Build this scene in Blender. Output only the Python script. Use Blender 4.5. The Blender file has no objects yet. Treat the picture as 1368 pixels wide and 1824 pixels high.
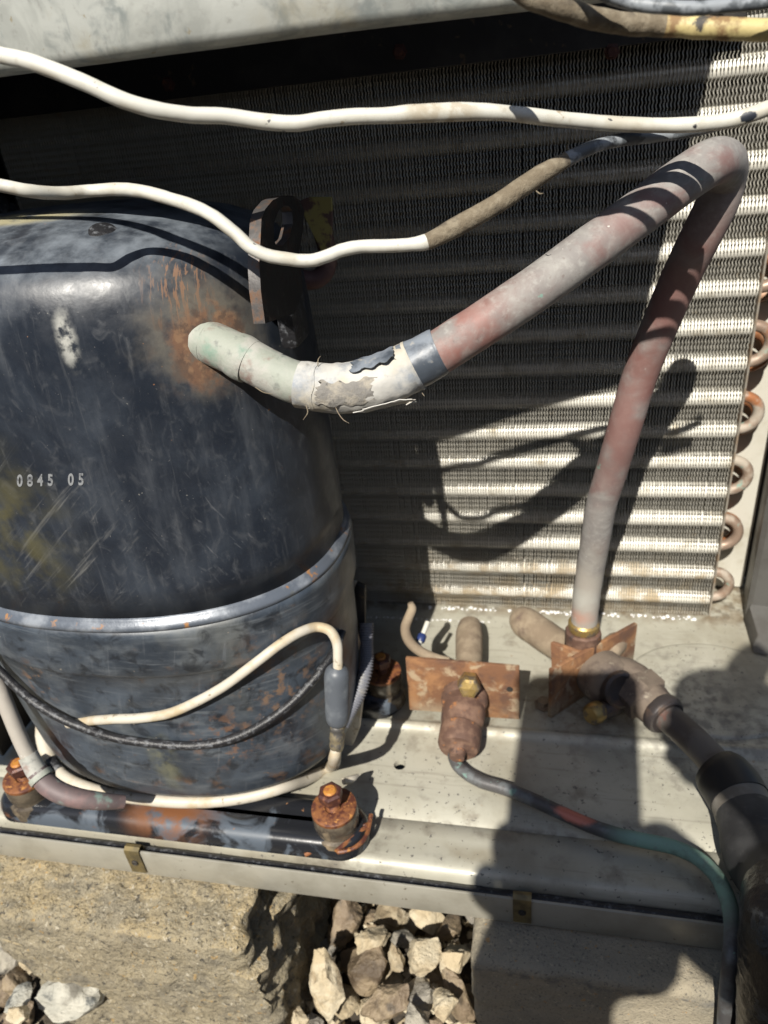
import bpy, bmesh, math, random
import numpy as np
from mathutils import Vector, Matrix, noise as mnoise

random.seed(7)
SC = bpy.context.scene
COL = SC.collection

# ------------------------------------------------------------------ camera
CAM = np.array([-0.13318661, -0.51651339, 0.4090516])
CR = np.array([0.97651336, 0.19113905, -0.09943603])
CU = np.array([-0.01348735, 0.51483659, 0.85718223])
CF = np.array([-0.2150343, 0.83570877, -0.50532277])
FPX = 1305.315
cd = bpy.data.cameras.new('camera')
cd.sensor_fit = 'VERTICAL'
cd.sensor_width = 7.35
cd.sensor_height = 9.8
cd.lens = FPX / 1824 * 9.8
cd.clip_start = 0.01
cd.clip_end = 200
cd.dof.use_dof = True
cd.dof.focus_distance = 0.315
cd.dof.aperture_fstop = 3.6
cam = bpy.data.objects.new('camera', cd)
COL.objects.link(cam)
m = Matrix.Identity(4)
for i in range(3):
    m[i][0], m[i][1], m[i][2], m[i][3] = CR[i], CU[i], -CF[i], CAM[i]
cam.matrix_world = m
SC.camera = cam

# ------------------------------------------------------------------ light
SUN = np.array([0.084, 0.696, -0.713])
SUN /= np.linalg.norm(SUN)
wd = bpy.data.worlds.new('World')
SC.world = wd
wd.use_nodes = True
nt = wd.node_tree
bg = nt.nodes['Background']
sky = nt.nodes.new('ShaderNodeTexSky')
sky.sky_type = 'NISHITA'
sky.sun_disc = False
sky.sun_elevation = math.asin(-SUN[2])
sky.sun_rotation = math.atan2(-SUN[0], -SUN[1])
nt.links.new(sky.outputs[0], bg.inputs[0])
bg.inputs[1].default_value = 0.07
sl = bpy.data.lights.new('sun', 'SUN')
sl.energy = 5.0
sl.angle = math.radians(0.5)
sl.color = (1.0, 0.95, 0.86)
so = bpy.data.objects.new('sun', sl)
so.rotation_euler = Vector(SUN).to_track_quat('-Z', 'Y').to_euler()
so.location = (-0.3, -3, 3)
COL.objects.link(so)
SC.view_settings.view_transform = 'Standard'
SC.view_settings.look = 'None'
SC.view_settings.exposure = 0.5
SC.view_settings.gamma = 1.0
SC.view_settings.use_curve_mapping = False

# ------------------------------------------------------------------ authoring helpers
def ray(px, py):
    return (px - 684) / FPX * CR - (py - 912) / FPX * CU + CF

def atD(px, py, d):
    return CAM + ray(px, py) * d

def atY(px, py, y):
    r = ray(px, py)
    return CAM + r * ((y - CAM[1]) / r[1])

def atZ(px, py, z):
    r = ray(px, py)
    return CAM + r * ((z - CAM[2]) / r[2])

def D(pts):
    return [atD(*p) for p in pts]

def thing(name, label, cat, loc, group=None):
    o = bpy.data.objects.new(name, None)
    o.empty_display_size = 0.02
    COL.objects.link(o)
    o.location = Vector([float(v) for v in loc])
    tag(o, label, cat, group)
    return o

def tag(o, label, cat, group=None):
    o['label'] = label
    o['category'] = cat
    if group:
        o['group'] = group
    return o

def base_of(p):
    b = Vector((0, 0, 0))
    while p is not None:
        b += Vector(p.location)
        p = p.parent
    return b

def obj(name, geo, mats, parent=None, smooth=True, loc=None, angle=40):
    """geo = (verts, faces[, material index per face]) in world metres"""
    vs, fs = geo[0], geo[1]
    me = bpy.data.meshes.new(name)
    b = base_of(parent)
    l = Vector((0, 0, 0)) if loc is None else Vector([float(v) for v in loc]) - b
    off = b + l
    me.from_pydata([(float(v[0]) - off.x, float(v[1]) - off.y, float(v[2]) - off.z) for v in vs], [], [tuple(f) for f in fs])
    if not isinstance(mats, (list, tuple)):
        mats = [mats]
    for mm in mats:
        me.materials.append(mm)
    if len(geo) > 2 and geo[2] is not None:
        me.polygons.foreach_set('material_index', geo[2])
    if smooth:
        me.polygons.foreach_set('use_smooth', [True] * len(me.polygons))
        if angle:
            me.set_sharp_from_angle(angle=math.radians(angle))
    me.update()
    o = bpy.data.objects.new(name, me)
    COL.objects.link(o)
    o.location = l
    o.parent = parent
    return o

def fix_normals(geo):
    bm = bmesh.new()
    vs = [bm.verts.new([float(c) for c in v]) for v in geo[0]]
    for f in geo[1]:
        try:
            bm.faces.new([vs[i] for i in f])
        except ValueError:
            pass
    bmesh.ops.recalc_face_normals(bm, faces=bm.faces)
    bm.verts.index_update()
    r = ([tuple(v.co) for v in bm.verts], [[v.index for v in f.verts] for f in bm.faces])
    bm.free()
    return r

def join(*gs):
    V, F = [], []
    for g in gs:
        o = len(V)
        V += [tuple(v) for v in g[0]]
        F += [[i + o for i in f] for f in g[1]]
    return V, F

def catmull(P, sub):
    P = [np.array(p, float) for p in P]
    if len(P) == 2:
        return [P[0] + (P[1] - P[0]) * t for t in np.linspace(0, 1, sub + 1)]
    Q = [2 * P[0] - P[1]] + P + [2 * P[-1] - P[-2]]
    out = []
    for i in range(1, len(Q) - 2):
        p0, p1, p2, p3 = Q[i - 1:i + 3]
        # centripetal style tangents
        d1 = max(np.linalg.norm(p2[:3] - p1[:3]), 1e-6)
        d0 = max(np.linalg.norm(p1[:3] - p0[:3]), 1e-6)
        d2 = max(np.linalg.norm(p3[:3] - p2[:3]), 1e-6)
        a, b, c = d0 ** .5, d1 ** .5, d2 ** .5
        t1 = (p1 - p0) / a - (p2 - p0) / (a + b) + (p2 - p1) / b
        t2 = (p2 - p1) / b - (p3 - p1) / (b + c) + (p3 - p2) / c
        t1, t2 = t1 * b, t2 * b
        for k in range(sub):
            t = k / sub
            h1 = 2 * t ** 3 - 3 * t ** 2 + 1
            h2 = -2 * t ** 3 + 3 * t ** 2
            h3 = t ** 3 - 2 * t ** 2 + t
            h4 = t ** 3 - t ** 2
            out.append(h1 * p1 + h2 * p2 + h3 * t1 + h4 * t2)
    out.append(P[-1])
    return out

def tube(P, rad, seg=16, sub=8, bump=0.0, bscale=300.0, caps=True, raw=False, matfn=None, twist=0):
    """P list of points; rad = float or list of radii (one per point)"""
    if not hasattr(rad, '__len__'):
        rad = [rad] * len(P)
    Q = [np.append(np.array(p, float), r) for p, r in zip(P, rad)]
    C = Q if raw else catmull(Q, sub)
    V, F, M = [], [], []
    n = len(C)
    up = None
    for i, c in enumerate(C):
        t = C[min(i + 1, n - 1)][:3] - C[max(i - 1, 0)][:3]
        t /= np.linalg.norm(t) + 1e-12
        if up is None:
            up = np.cross(t, [0.3, 0.2, 0.9])
            up /= np.linalg.norm(up)
        up = up - t * (up @ t)
        up /= np.linalg.norm(up) + 1e-12
        s = np.cross(t, up)
        for k in range(seg):
            a = 2 * math.pi * k / seg + twist * i
            d = math.cos(a) * up + math.sin(a) * s
            r = c[3]
            if bump:
                q = c[:3] + d * r
                r += bump * (mnoise.noise(Vector(q * bscale)) + .5 * mnoise.noise(Vector(q * bscale * 2.3)))
            V.append(c[:3] + d * r)
    for i in range(n - 1):
        for k in range(seg):
            k2 = (k + 1) % seg
            F.append((i * seg + k, i * seg + k2, (i + 1) * seg + k2, (i + 1) * seg + k))
            M.append(matfn(i / (n - 1)) if matfn else 0)
    if caps:
        F.append(tuple(range(seg - 1, -1, -1)))
        F.append(tuple((n - 1) * seg + k for k in range(seg)))
        M += [matfn(0) if matfn else 0, matfn(1) if matfn else 0]
    return V, F, M

def lathe(o, axis, prof, seg=24, hexa=None):
    """profile [(r, h)] about axis from point o; closed at ends where r==0. hexa: indices with 6-sided section use seg=6"""
    a = np.array(axis, float)
    a /= np.linalg.norm(a)
    u = np.cross(a, [0.1, 0.3, 0.95] if abs(a[2]) < .9 else [1, .1, 0])
    u /= np.linalg.norm(u)
    w = np.cross(a, u)
    o = np.array(o, float)
    V, F = [], []
    for r, h in prof:
        for k in range(seg):
            t = 2 * math.pi * k / seg
            V.append(o + a * h + (u * math.cos(t) + w * math.sin(t)) * max(r, 1e-5))
    n = len(prof)
    for i in range(n - 1):
        for k in range(seg):
            k2 = (k + 1) % seg
            F.append((i * seg + k, i * seg + k2, (i + 1) * seg + k2, (i + 1) * seg + k))
    F.append(tuple(range(seg - 1, -1, -1)))
    F.append(tuple((n - 1) * seg + k for k in range(seg)))
    return V, F

def box(x0, x1, y0, y1, z0, z1):
    V = [(x, y, z) for x in (x0, x1) for y in (y0, y1) for z in (z0, z1)]
    F = [(0, 1, 3, 2), (4, 6, 7, 5), (0, 4, 5, 1), (2, 3, 7, 6), (0, 2, 6, 4), (1, 5, 7, 3)]
    return V, F

def extrude_poly(pts, d):
    """closed 3-D polygon extruded by vector d"""
    n = len(pts)
    d = np.array(d, float)
    V = [np.array(p, float) for p in pts] + [np.array(p, float) + d for p in pts]
    F = [tuple(range(n - 1, -1, -1)), tuple(range(n, 2 * n))]
    for i in range(n):
        j = (i + 1) % n
        F.append((i, j, n + j, n + i))
    return fix_normals((V, F))

def bevelled(geo, w, seg=2):
    bm = bmesh.new()
    vs = [bm.verts.new([float(c) for c in v]) for v in geo[0]]
    for f in geo[1]:
        bm.faces.new([vs[i] for i in f])
    bmesh.ops.recalc_face_normals(bm, faces=bm.faces)
    es = [e for e in bm.edges if len(e.link_faces) == 2 and e.calc_face_angle(0) > math.radians(30)]
    bmesh.ops.bevel(bm, geom=es, offset=w, segments=seg, affect='EDGES', profile=0.5, clamp_overlap=True)
    bm.verts.index_update()
    r = ([tuple(v.co) for v in bm.verts], [[v.index for v in f.verts] for f in bm.faces])
    bm.free()
    return r

# ------------------------------------------------------------------ materials
def mat(name, col, rough=0.5, metal=0.0, layers=(), bump=(), spec=0.5, coat=0.0, rvar=0.0):
    """layers: dicts scale, lo, hi, col, [rough, metal, detail, stretch, near=(p, r0, r1), far, box=(axis, a, b), amt, kind, dist]"""
    M = bpy.data.materials.new(name)
    M.use_nodes = True
    t = M.node_tree
    N, L = t.nodes, t.links
    B = N['Principled BSDF']
    geo = N.new('ShaderNodeNewGeometry')
    pos = geo.outputs['Position']
    B.inputs['Specular IOR Level'].default_value = spec
    if coat:
        B.inputs['Coat Weight'].default_value = coat
        B.inputs['Coat Roughness'].default_value = 0.15

    def tex(l):
        src = pos
        if 'stretch' in l or 'rot' in l:
            mp = N.new('ShaderNodeMapping')
            st_ = l.get('stretch', (1, 1, 1))
            if 'rot' in l:      # rotate first, then stretch
                mp.vector_type = 'TEXTURE'
                st_ = tuple(1 / q for q in st_)
            mp.inputs['Scale'].default_value = st_
            mp.inputs['Rotation'].default_value = l.get('rot', (0, 0, 0))
            L.new(src, mp.inputs[0])
            src = mp.outputs[0]
        if l.get('kind') == 'vor':
            n = N.new('ShaderNodeTexVoronoi')
            n.inputs['Scale'].default_value = l['scale']
            L.new(src, n.inputs['Vector'])
            return n.outputs['Distance'], n
        if l.get('kind') == 'vorcol':
            n = N.new('ShaderNodeTexVoronoi')
            n.inputs['Scale'].default_value = l['scale']
            L.new(src, n.inputs['Vector'])
            sp = N.new('ShaderNodeSeparateColor')
            L.new(n.outputs['Color'], sp.inputs[0])
            return sp.outputs[l.get('ch', 0)], n
        if l.get('kind') == 'wave':
            n = N.new('ShaderNodeTexWave')
            n.inputs['Scale'].default_value = l['scale']
            n.inputs['Distortion'].default_value = l.get('dist', 3)
            n.inputs['Detail'].default_value = l.get('detail', 4)
            n.inputs['Detail Scale'].default_value = l.get('dscale', 1.5)
            L.new(src, n.inputs['Vector'])
            return n.outputs['Fac'], n
        n = N.new('ShaderNodeTexNoise')
        n.inputs['Scale'].default_value = l['scale']
        n.inputs['Detail'].default_value = l.get('detail', 5)
        n.inputs['Roughness'].default_value = l.get('nrough', 0.6)
        n.inputs['Distortion'].default_value = l.get('dist', 0)
        L.new(src, n.inputs['Vector'])
        return n.outputs['Fac'], n

    def maprange(v, a, b, c=0., d=1., smooth=True):
        r = N.new('ShaderNodeMapRange')
        if smooth:
            r.interpolation_type = 'SMOOTHSTEP'
        r.inputs[1].default_value, r.inputs[2].default_value = a, b
        r.inputs[3].default_value, r.inputs[4].default_value = c, d
        L.new(v, r.inputs[0])
        return r.outputs[0]

    def mul(a, b):
        q = N.new('ShaderNodeMath')
        q.operation = 'MULTIPLY'
        L.new(a, q.inputs[0])
        if isinstance(b, float):
            q.inputs[1].default_value = b
        else:
            L.new(b, q.inputs[1])
        return q.outputs[0]

    c = N.new('ShaderNodeRGB')
    c.outputs[0].default_value = (*col, 1)
    cur = c.outputs[0]
    rv = N.new('ShaderNodeValue')
    rv.outputs[0].default_value = rough
    rcur = rv.outputs[0]
    mv = N.new('ShaderNodeValue')
    mv.outputs[0].default_value = metal
    mcur = mv.outputs[0]
    if rvar:
        f, _ = tex(dict(scale=90, detail=6))
        rcur = maprange(f, .3, .7, rough - rvar, rough + rvar)
    for l in layers:
        if 'scale' in l:
            f, _ = tex(l)
            if l.get('kind') == 'vor':
                f = maprange(f, l['lo'], l['hi'], 1., 0.)
            else:
                f = maprange(f, l['lo'], l['hi'])
        else:
            f = None
        if 'near' in l:
            p, r0, r1 = l['near']
            src = pos
            off = N.new('ShaderNodeVectorMath')
            off.operation = 'SUBTRACT'
            off.inputs[1].default_value = [float(x) for x in p]
            L.new(src, off.inputs[0])
            src = off.outputs[0]
            if 'nstretch' in l:
                ms = N.new('ShaderNodeVectorMath')
                ms.operation = 'MULTIPLY'
                ms.inputs[1].default_value = l['nstretch']
                L.new(src, ms.inputs[0])
                src = ms.outputs[0]
            ln = N.new('ShaderNodeVectorMath')
            ln.operation = 'LENGTH'
            L.new(src, ln.inputs[0])
            dv = ln.outputs['Value']
            wob = l.get('wob', 0.0)
            if wob:
                wf, _ = tex(dict(scale=l.get('wscale', 120), detail=5))
                ad = N.new('ShaderNodeMath')
                ad.operation = 'MULTIPLY_ADD'
                L.new(wf, ad.inputs[0])
                ad.inputs[1].default_value = wob
                L.new(dv, ad.inputs[2])
                sb = N.new('ShaderNodeMath')
                sb.operation = 'SUBTRACT'
                L.new(ad.outputs[0], sb.inputs[0])
                sb.inputs[1].default_value = wob * .5
                dv = sb.outputs[0]
            g = maprange(dv, r0, r1, 1., 0.)
            f = g if f is None else mul(f, g)
        if 'box' in l:
            ax, a, b = l['box']
            sx = N.new('ShaderNodeSeparateXYZ')
            L.new(pos, sx.inputs[0])
            v = sx.outputs['xyz'.index(ax)]
            wob = l.get('bwob', 0.0)
            if wob:
                wf, _ = tex(dict(scale=l.get('wscale', 120), detail=5))
                ad = N.new('ShaderNodeMath')
                ad.operation = 'MULTIPLY_ADD'
                L.new(wf, ad.inputs[0])
                ad.inputs[1].default_value = wob
                L.new(v, ad.inputs[2])
                sb = N.new('ShaderNodeMath')
                sb.operation = 'SUBTRACT'
                L.new(ad.outputs[0], sb.inputs[0])
                sb.inputs[1].default_value = wob * .5
                v = sb.outputs[0]
            g = maprange(v, a, b)
            f = g if f is None else mul(f, g)
        if 'up' in l:      # weights the colour by how far faces tilt up or down
            sx = N.new('ShaderNodeSeparateXYZ')
            L.new(geo.outputs['Normal'], sx.inputs[0])
            g = maprange(sx.outputs[2], *l['up'])
            f = g if f is None else mul(f, g)
        if l.get('amt', 1.) != 1.:
            f = mul(f, float(l['amt']))
        mx = N.new('ShaderNodeMix')
        mx.data_type = 'RGBA'
        L.new(f, mx.inputs[0])
        L.new(cur, mx.inputs[6])
        mx.inputs[7].default_value = (*l['col'], 1)
        cur = mx.outputs[2]
        if 'rough' in l:
            mr = N.new('ShaderNodeMix')
            L.new(f, mr.inputs[0])
            L.new(rcur, mr.inputs[2])
            mr.inputs[3].default_value = l['rough']
            rcur = mr.outputs[0]
        if 'metal' in l:
            mr = N.new('ShaderNodeMix')
            L.new(f, mr.inputs[0])
            L.new(mcur, mr.inputs[2])
            mr.inputs[3].default_value = l['metal']
            mcur = mr.outputs[0]
    L.new(cur, B.inputs['Base Color'])
    L.new(rcur, B.inputs['Roughness'])
    L.new(mcur, B.inputs['Metallic'])
    nrm = None
    for b in bump:
        f, _ = tex(b)
        if 'lo' in b:
            f = maprange(f, b['lo'], b['hi'])
        bn = N.new('ShaderNodeBump')
        bn.inputs['Strength'].default_value = b.get('strength', 0.4)
        bn.inputs['Distance'].default_value = b.get('h', 0.001)
        L.new(f, bn.inputs['Height'])
        if nrm is not None:
            L.new(nrm, bn.inputs['Normal'])
        nrm = bn.outputs[0]
    if nrm is not None:
        L.new(nrm, B.inputs['Normal'])
    return M

RUST = (0.32, 0.12, 0.035)
RUSTD = (0.10, 0.035, 0.018)
DUST = (0.32, 0.28, 0.21)

# ---- compressor shell shape -------------------------------------------------
SXC, SYC, SA, SB, SN, SZ = -0.3735, -0.1669, 0.1217, 0.0866, 2.2852, 0.183
SHELL = [  # z, scale, offset (m)
    (0.024, .74, 0), (0.0260, .84, 0), (0.0295, .895, 0), (0.036, .932, 0), (0.050, .955, 0), (0.075, .973, 0), (0.10, .986, 0),
    (0.125, .994, 0), (0.140, 1.0, 0), (0.1415, 1., .0012), (0.145, 1., .0028), (0.155, 1., .0034), (0.170, 1., .0036),
    (0.1755, 1., .0036), (0.1778, 1., .0030), (0.1792, 1., .0016), (0.1805, 1., 0.0004), (0.182, 1., -.0004),
    (0.20, .998, 0), (0.24, .996, 0), (0.28, .992, 0), (0.315, .986, 0), (0.328, .978, 0), (0.338, .962, 0), (0.346, .935, 0),
    (0.352, .895, 0), (0.357, .83, 0), (0.3615, .74, 0), (0.3655, .60, 0), (0.3685, .42, 0), (0.370, .22, 0), (0.3705, .05, 0)]

def shell_k(z):
    zs = [s[0] for s in SHELL]
    return float(np.interp(z, zs, [s[1] for s in SHELL])), float(np.interp(z, zs, [s[2] for s in SHELL]))

def shell_f(P, off):
    if P[2] > 0.3705 + off:
        return 1.
    k, o = shell_k(min(P[2], .3705))
    A, Bq = SA * k + o + off, SB * k + o + off
    return abs((P[0] - SXC) / A) ** SN + abs((P[1] - SYC) / Bq) ** SN - 1

def shell_hit(px, py, off=0.0):
    r = ray(px, py)
    d = .15
    best = (9, .4)
    while d < .75:
        fv = shell_f(CAM + r * d, off)
        best = min(best, (fv, d))
        if fv < 0:
            a, b = d - .002, d
            for _ in range(18):
                c = (a + b) / 2
                if shell_f(CAM + r * c, off) < 0:
                    b = c
                else:
                    a = c
            return CAM + r * b
        d += .002
    return CAM + r * best[1]      # the ray passes the flank: nearest point

def shell_geo(z0, z1, seg=128, fine=3):
    zs = [s[0] for s in SHELL if z0 - 1e-6 <= s[0] <= z1 + 1e-6]
    V, F = [], []
    ring = 0
    for z in zs:
        k, o = shell_k(z)
        for j in range(seg):
            t = 2 * math.pi * j / seg
            c, s = math.cos(t), math.sin(t)
            V.append((SXC + (SA * k + o) * math.copysign(abs(c) ** (2 / SN), c), SYC + (SB * k + o) * math.copysign(abs(s) ** (2 / SN), s), z))
        ring += 1
    for i in range(ring - 1):
        for j in range(seg):
            j2 = (j + 1) % seg
            F.append((i * seg + j, i * seg + j2, (i + 1) * seg + j2, (i + 1) * seg + j))
    F.append(tuple(range(seg - 1, -1, -1)))
    F.append(tuple((ring - 1) * seg + j for j in range(seg)))
    return V, F

# anchors used by stains
P_STUB = shell_hit(372, 612)
P_STREAK = shell_hit(318, 500)
P_BLOB = shell_hit(118, 605)
P_OLIVE = shell_hit(5, 940)
P_YEL = shell_hit(110, 383)
P_STREAK2 = shell_hit(300, 520)

M_shell = mat('black shell paint', (0.0135, 0.0178, 0.0265), .36, 0, spec=.6, rvar=.08, layers=[
    dict(scale=30, lo=.40, hi=.76, col=(0.034, 0.043, 0.058), rough=.48, detail=10, dist=.4, amt=.8),
    dict(scale=80, lo=.48, hi=.82, col=(0.075, 0.084, 0.098), rough=.65, amt=.6, stretch=(1, 1, .22), detail=10),
    dict(scale=130, lo=.50, hi=.80, col=(0.095, 0.10, 0.108), rough=.7, amt=.5, detail=10, dist=1.2, stretch=(1, 1, .6)),
    dict(scale=420, lo=.56, hi=.80, col=(0.12, 0.125, 0.13), rough=.7, amt=.32, stretch=(1, 1, .07), rot=(0, .06, 0), detail=8, dist=.4),
    dict(scale=420, lo=.56, hi=.72, col=(0.16, 0.16, 0.155), rough=.75, amt=.55, stretch=(1, 1, .03), rot=(0, .85, .0), detail=7, dist=.2, near=(P_OLIVE + np.array([.02, 0, -.01]), .02, .07), wob=.02),
    dict(scale=420, lo=.58, hi=.74, col=(0.15, 0.155, 0.165), rough=.75, amt=.40, stretch=(1, 1, .05), rot=(0, -.5, .0), detail=7, dist=.9, near=(shell_hit(380, 930), .012, .05), wob=.02),
    dict(scale=340, lo=.60, hi=.76, col=(0.14, 0.145, 0.155), rough=.75, amt=.32, stretch=(1, 1, .05), rot=(0, 1.25, .0), detail=7, dist=.5, box=('z', .225, .20)),
    dict(scale=420, lo=.715, hi=.76, col=(.26, .25, .22), rough=.8, amt=.5, detail=3),
    dict(scale=800, lo=.69, hi=.76, col=(.22, .21, .195), rough=.8, amt=.35, detail=3),
    dict(scale=170, lo=.725, hi=.755, col=(.22, .10, .04), rough=.8, amt=.8, detail=3),
    # olive smear
    dict(scale=60, lo=.35, hi=.7, col=(.085, .075, .028), rough=.5, near=(P_OLIVE, .0, .055), nstretch=(1, 1, .8), amt=.8),
    # faded bluish dome with dust
    dict(scale=70, lo=.25, hi=.75, col=(.19, .215, .245), rough=.5, box=('z', .347, .360), bwob=.004, amt=.85),
    dict(scale=60, lo=.46, hi=.62, col=(.025, .028, .035), rough=.35, near=(shell_hit(20, 430), .008, .026), wob=.02, detail=9, amt=.9),
    dict(scale=60, lo=.3, hi=.5, near=(P_YEL - np.array([.03, 0, 0]), .012, .03), nstretch=(.55, 1.6, 1), wob=.012, col=(.40, .36, .21), rough=.6, amt=.8),
    # rust round the stub
    dict(scale=70, lo=.30, hi=.55, near=(P_STUB + np.array([.001, 0, .004]), .012, .036), wob=.034, wscale=80, col=(.105, .095, .078), rough=.8, detail=9),
    dict(scale=110, lo=.34, hi=.50, near=(P_STUB + np.array([-.001, 0, -.002]), .0135, .0215), wob=.024, wscale=75, col=(.15, .076, .042), amt=.9, rough=.9, detail=9),
    dict(scale=240, lo=.46, hi=.62, near=(P_STUB, .0125, .0200), wob=.020, wscale=75, col=(.23, .135, .075), rough=.9, amt=.7, detail=8),
    dict(scale=130, lo=.48, hi=.62, near=(P_STUB, .011, .032), wob=.02, col=(.055, .036, .028), rough=.9, amt=.75, detail=10),
    # brushed rust streaks above the stub
    dict(scale=800, lo=.53, hi=.62, stretch=(1, .3, .06), near=(P_STREAK, .004, .020), nstretch=(1.1, .8, .8), wob=.014, amt=.6, col=(.25, .125, .06), rough=.9, detail=4),
    # pale scuff
    dict(scale=150, lo=.38, hi=.58, near=(P_BLOB, .003, .0125), nstretch=(2.2, 1, .75), wob=.006, wscale=200, col=(.36, .36, .33), rough=.8)],
    bump=[dict(scale=160, strength=.10, h=.001, detail=6), dict(scale=25, strength=.18, h=.003)])
M_lower = mat('black lower shell paint', (0.028, 0.036, 0.048), .36, 0, spec=.6, rvar=.08, layers=[
    dict(scale=22, lo=.35, hi=.7, col=(0.062, 0.078, 0.10), rough=.5, detail=8, dist=1),
    dict(scale=34, lo=.46, hi=.75, col=(0.125, 0.14, 0.155), rough=.6, amt=.75, stretch=(1, 1, 2.4), detail=8),
    dict(scale=16, lo=.5, hi=.72, col=(0.17, 0.17, 0.145), rough=.7, amt=.4, stretch=(1, 1, .5), detail=10),
    dict(scale=380, lo=.55, hi=.74, col=(0.17, 0.185, 0.20), rough=.65, amt=.5, stretch=(.06, .06, 1), rot=(0, .12, 0), detail=8, dist=.3),
    dict(scale=420, lo=.57, hi=.75, col=(0.16, 0.17, 0.185), rough=.65, amt=.4, stretch=(1, 1, .05), rot=(0, .25, 0), detail=8, dist=.4),
    dict(scale=90, lo=.50, hi=.66, col=(0.010, 0.012, 0.016), rough=.35, amt=.7, detail=10, dist=.6),
    dict(scale=60, lo=.62, hi=.78, col=(.12, .068, .036), rough=.85, detail=10, amt=.6, stretch=(1, 1, 1.4)),
    dict(scale=150, lo=.66, hi=.74, col=(.30, .17, .08), rough=.85, detail=8, near=(shell_hit(480, 1270), .03, .07)),
    dict(scale=110, lo=.50, hi=.62, col=(.20, .12, .07), rough=.85, detail=10, near=(shell_hit(500, 1230), .0, .05), nstretch=(1, 1, .8), amt=.85),
    dict(scale=140, lo=.52, hi=.64, col=(.20, .10, .05), rough=.85, detail=10, near=(shell_hit(400, 1320), .0, .035), amt=.8),
    dict(scale=150, lo=.52, hi=.62, col=(.24, .13, .06), rough=.85, detail=10, near=(shell_hit(70, 1215), .0, .02), amt=.8),
    dict(scale=60, lo=.40, hi=.62, col=(.19, .185, .11), rough=.75, detail=10, near=(shell_hit(290, 1350), .0, .022), nstretch=(1.8, 1, .5), amt=.7),
    dict(scale=40, lo=.55, hi=.72, col=(.18, .17, .085), rough=.7, amt=.8, box=('z', .172, .183)),
    dict(scale=90, lo=.52, hi=.72, col=(.16, .085, .042), rough=.8, amt=.7, detail=10, box=('z', .060, .045)),
    dict(scale=300, lo=.735, hi=.775, col=(.35, .30, .24), rough=.8, amt=.7, detail=2)],
    bump=[dict(scale=120, strength=.14, h=.001, detail=6), dict(scale=20, strength=.15, h=.003)])
M_seam = mat('worn weld ledge', (.10, .115, .14), .32, .15, layers=[
    dict(scale=60, lo=.45, hi=.7, col=(.24, .26, .29), rough=.4),
    dict(scale=130, lo=.62, hi=.7, col=(.30, .15, .06), rough=.8),
    dict(scale=40, lo=.6, hi=.75, col=(.20, .18, .08), rough=.6)],
    bump=[dict(scale=180, strength=.2, h=.001)])
M_foot = mat('black foot plate paint', (.014, .015, .018), .25, 0, layers=[
    dict(scale=24, lo=.50, hi=.58, col=(.075, .092, .115), rough=.5, dist=.8, detail=9),
    dict(scale=40, lo=.60, hi=.68, col=(.16, .065, .025), rough=.8, stretch=(.5, 1, 1)),
    dict(scale=60, lo=.38, hi=.56, near=(atZ(300, 1450, .016), .008, .030), nstretch=(.7, 1.4, 1), wob=.012, col=(.17, .065, .022), rough=.75, detail=9),
    dict(scale=220, lo=.7, hi=.75, col=(.25, .12, .05), rough=.8)],
    bump=[dict(scale=90, strength=.15, h=.001)])
M_lug = mat('lug steel', (.018, .017, .017), .42, .2, layers=[
    dict(scale=110, lo=.52, hi=.70, col=(.07, .038, .024), rough=.75, detail=9),
    dict(scale=200, lo=.6, hi=.72, col=(.075, .07, .065), rough=.5)],
    bump=[dict(scale=260, strength=.3, h=.0006)])
M_lugedge = mat('worn lug edge', (.085, .08, .078), .45, .3, layers=[
    dict(scale=180, lo=.46, hi=.66, col=(.17, .085, .042), rough=.8, detail=8),
    dict(scale=90, lo=.55, hi=.7, col=(.05, .05, .05), rough=.5)],
    bump=[dict(scale=300, strength=.35, h=.0006)])
M_steel_bolt = mat('rusted bolt', (.22, .085, .03), .6, .1, layers=[
    dict(scale=220, lo=.4, hi=.62, col=(.09, .03, .02), rough=.5),
    dict(scale=300, lo=.58, hi=.7, col=(.42, .19, .05), rough=.8)], bump=[dict(scale=500, strength=.4, h=.0006)])
M_nut = mat('dark rusty nut', (.075, .030, .024), .38, .2, layers=[
    dict(scale=260, lo=.5, hi=.7, col=(.2, .075, .035), rough=.7)], bump=[dict(scale=600, strength=.3, h=.0005)])
M_tip = mat('orange bolt tip', (.46, .20, .035), .55, .1, layers=[dict(scale=400, lo=.45, hi=.65, col=(.3, .10, .03))], bump=[dict(scale=700, strength=.4, h=.0005)])
M_grom = mat('muddy rubber', (.11, .09, .065), .28, 0, layers=[
    dict(scale=110, lo=.4, hi=.65, col=(.055, .045, .035), rough=.2), dict(scale=80, lo=.55, hi=.7, col=(.22, .17, .11), rough=.6)],
    bump=[dict(scale=200, strength=.2, h=.0006)])
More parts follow.
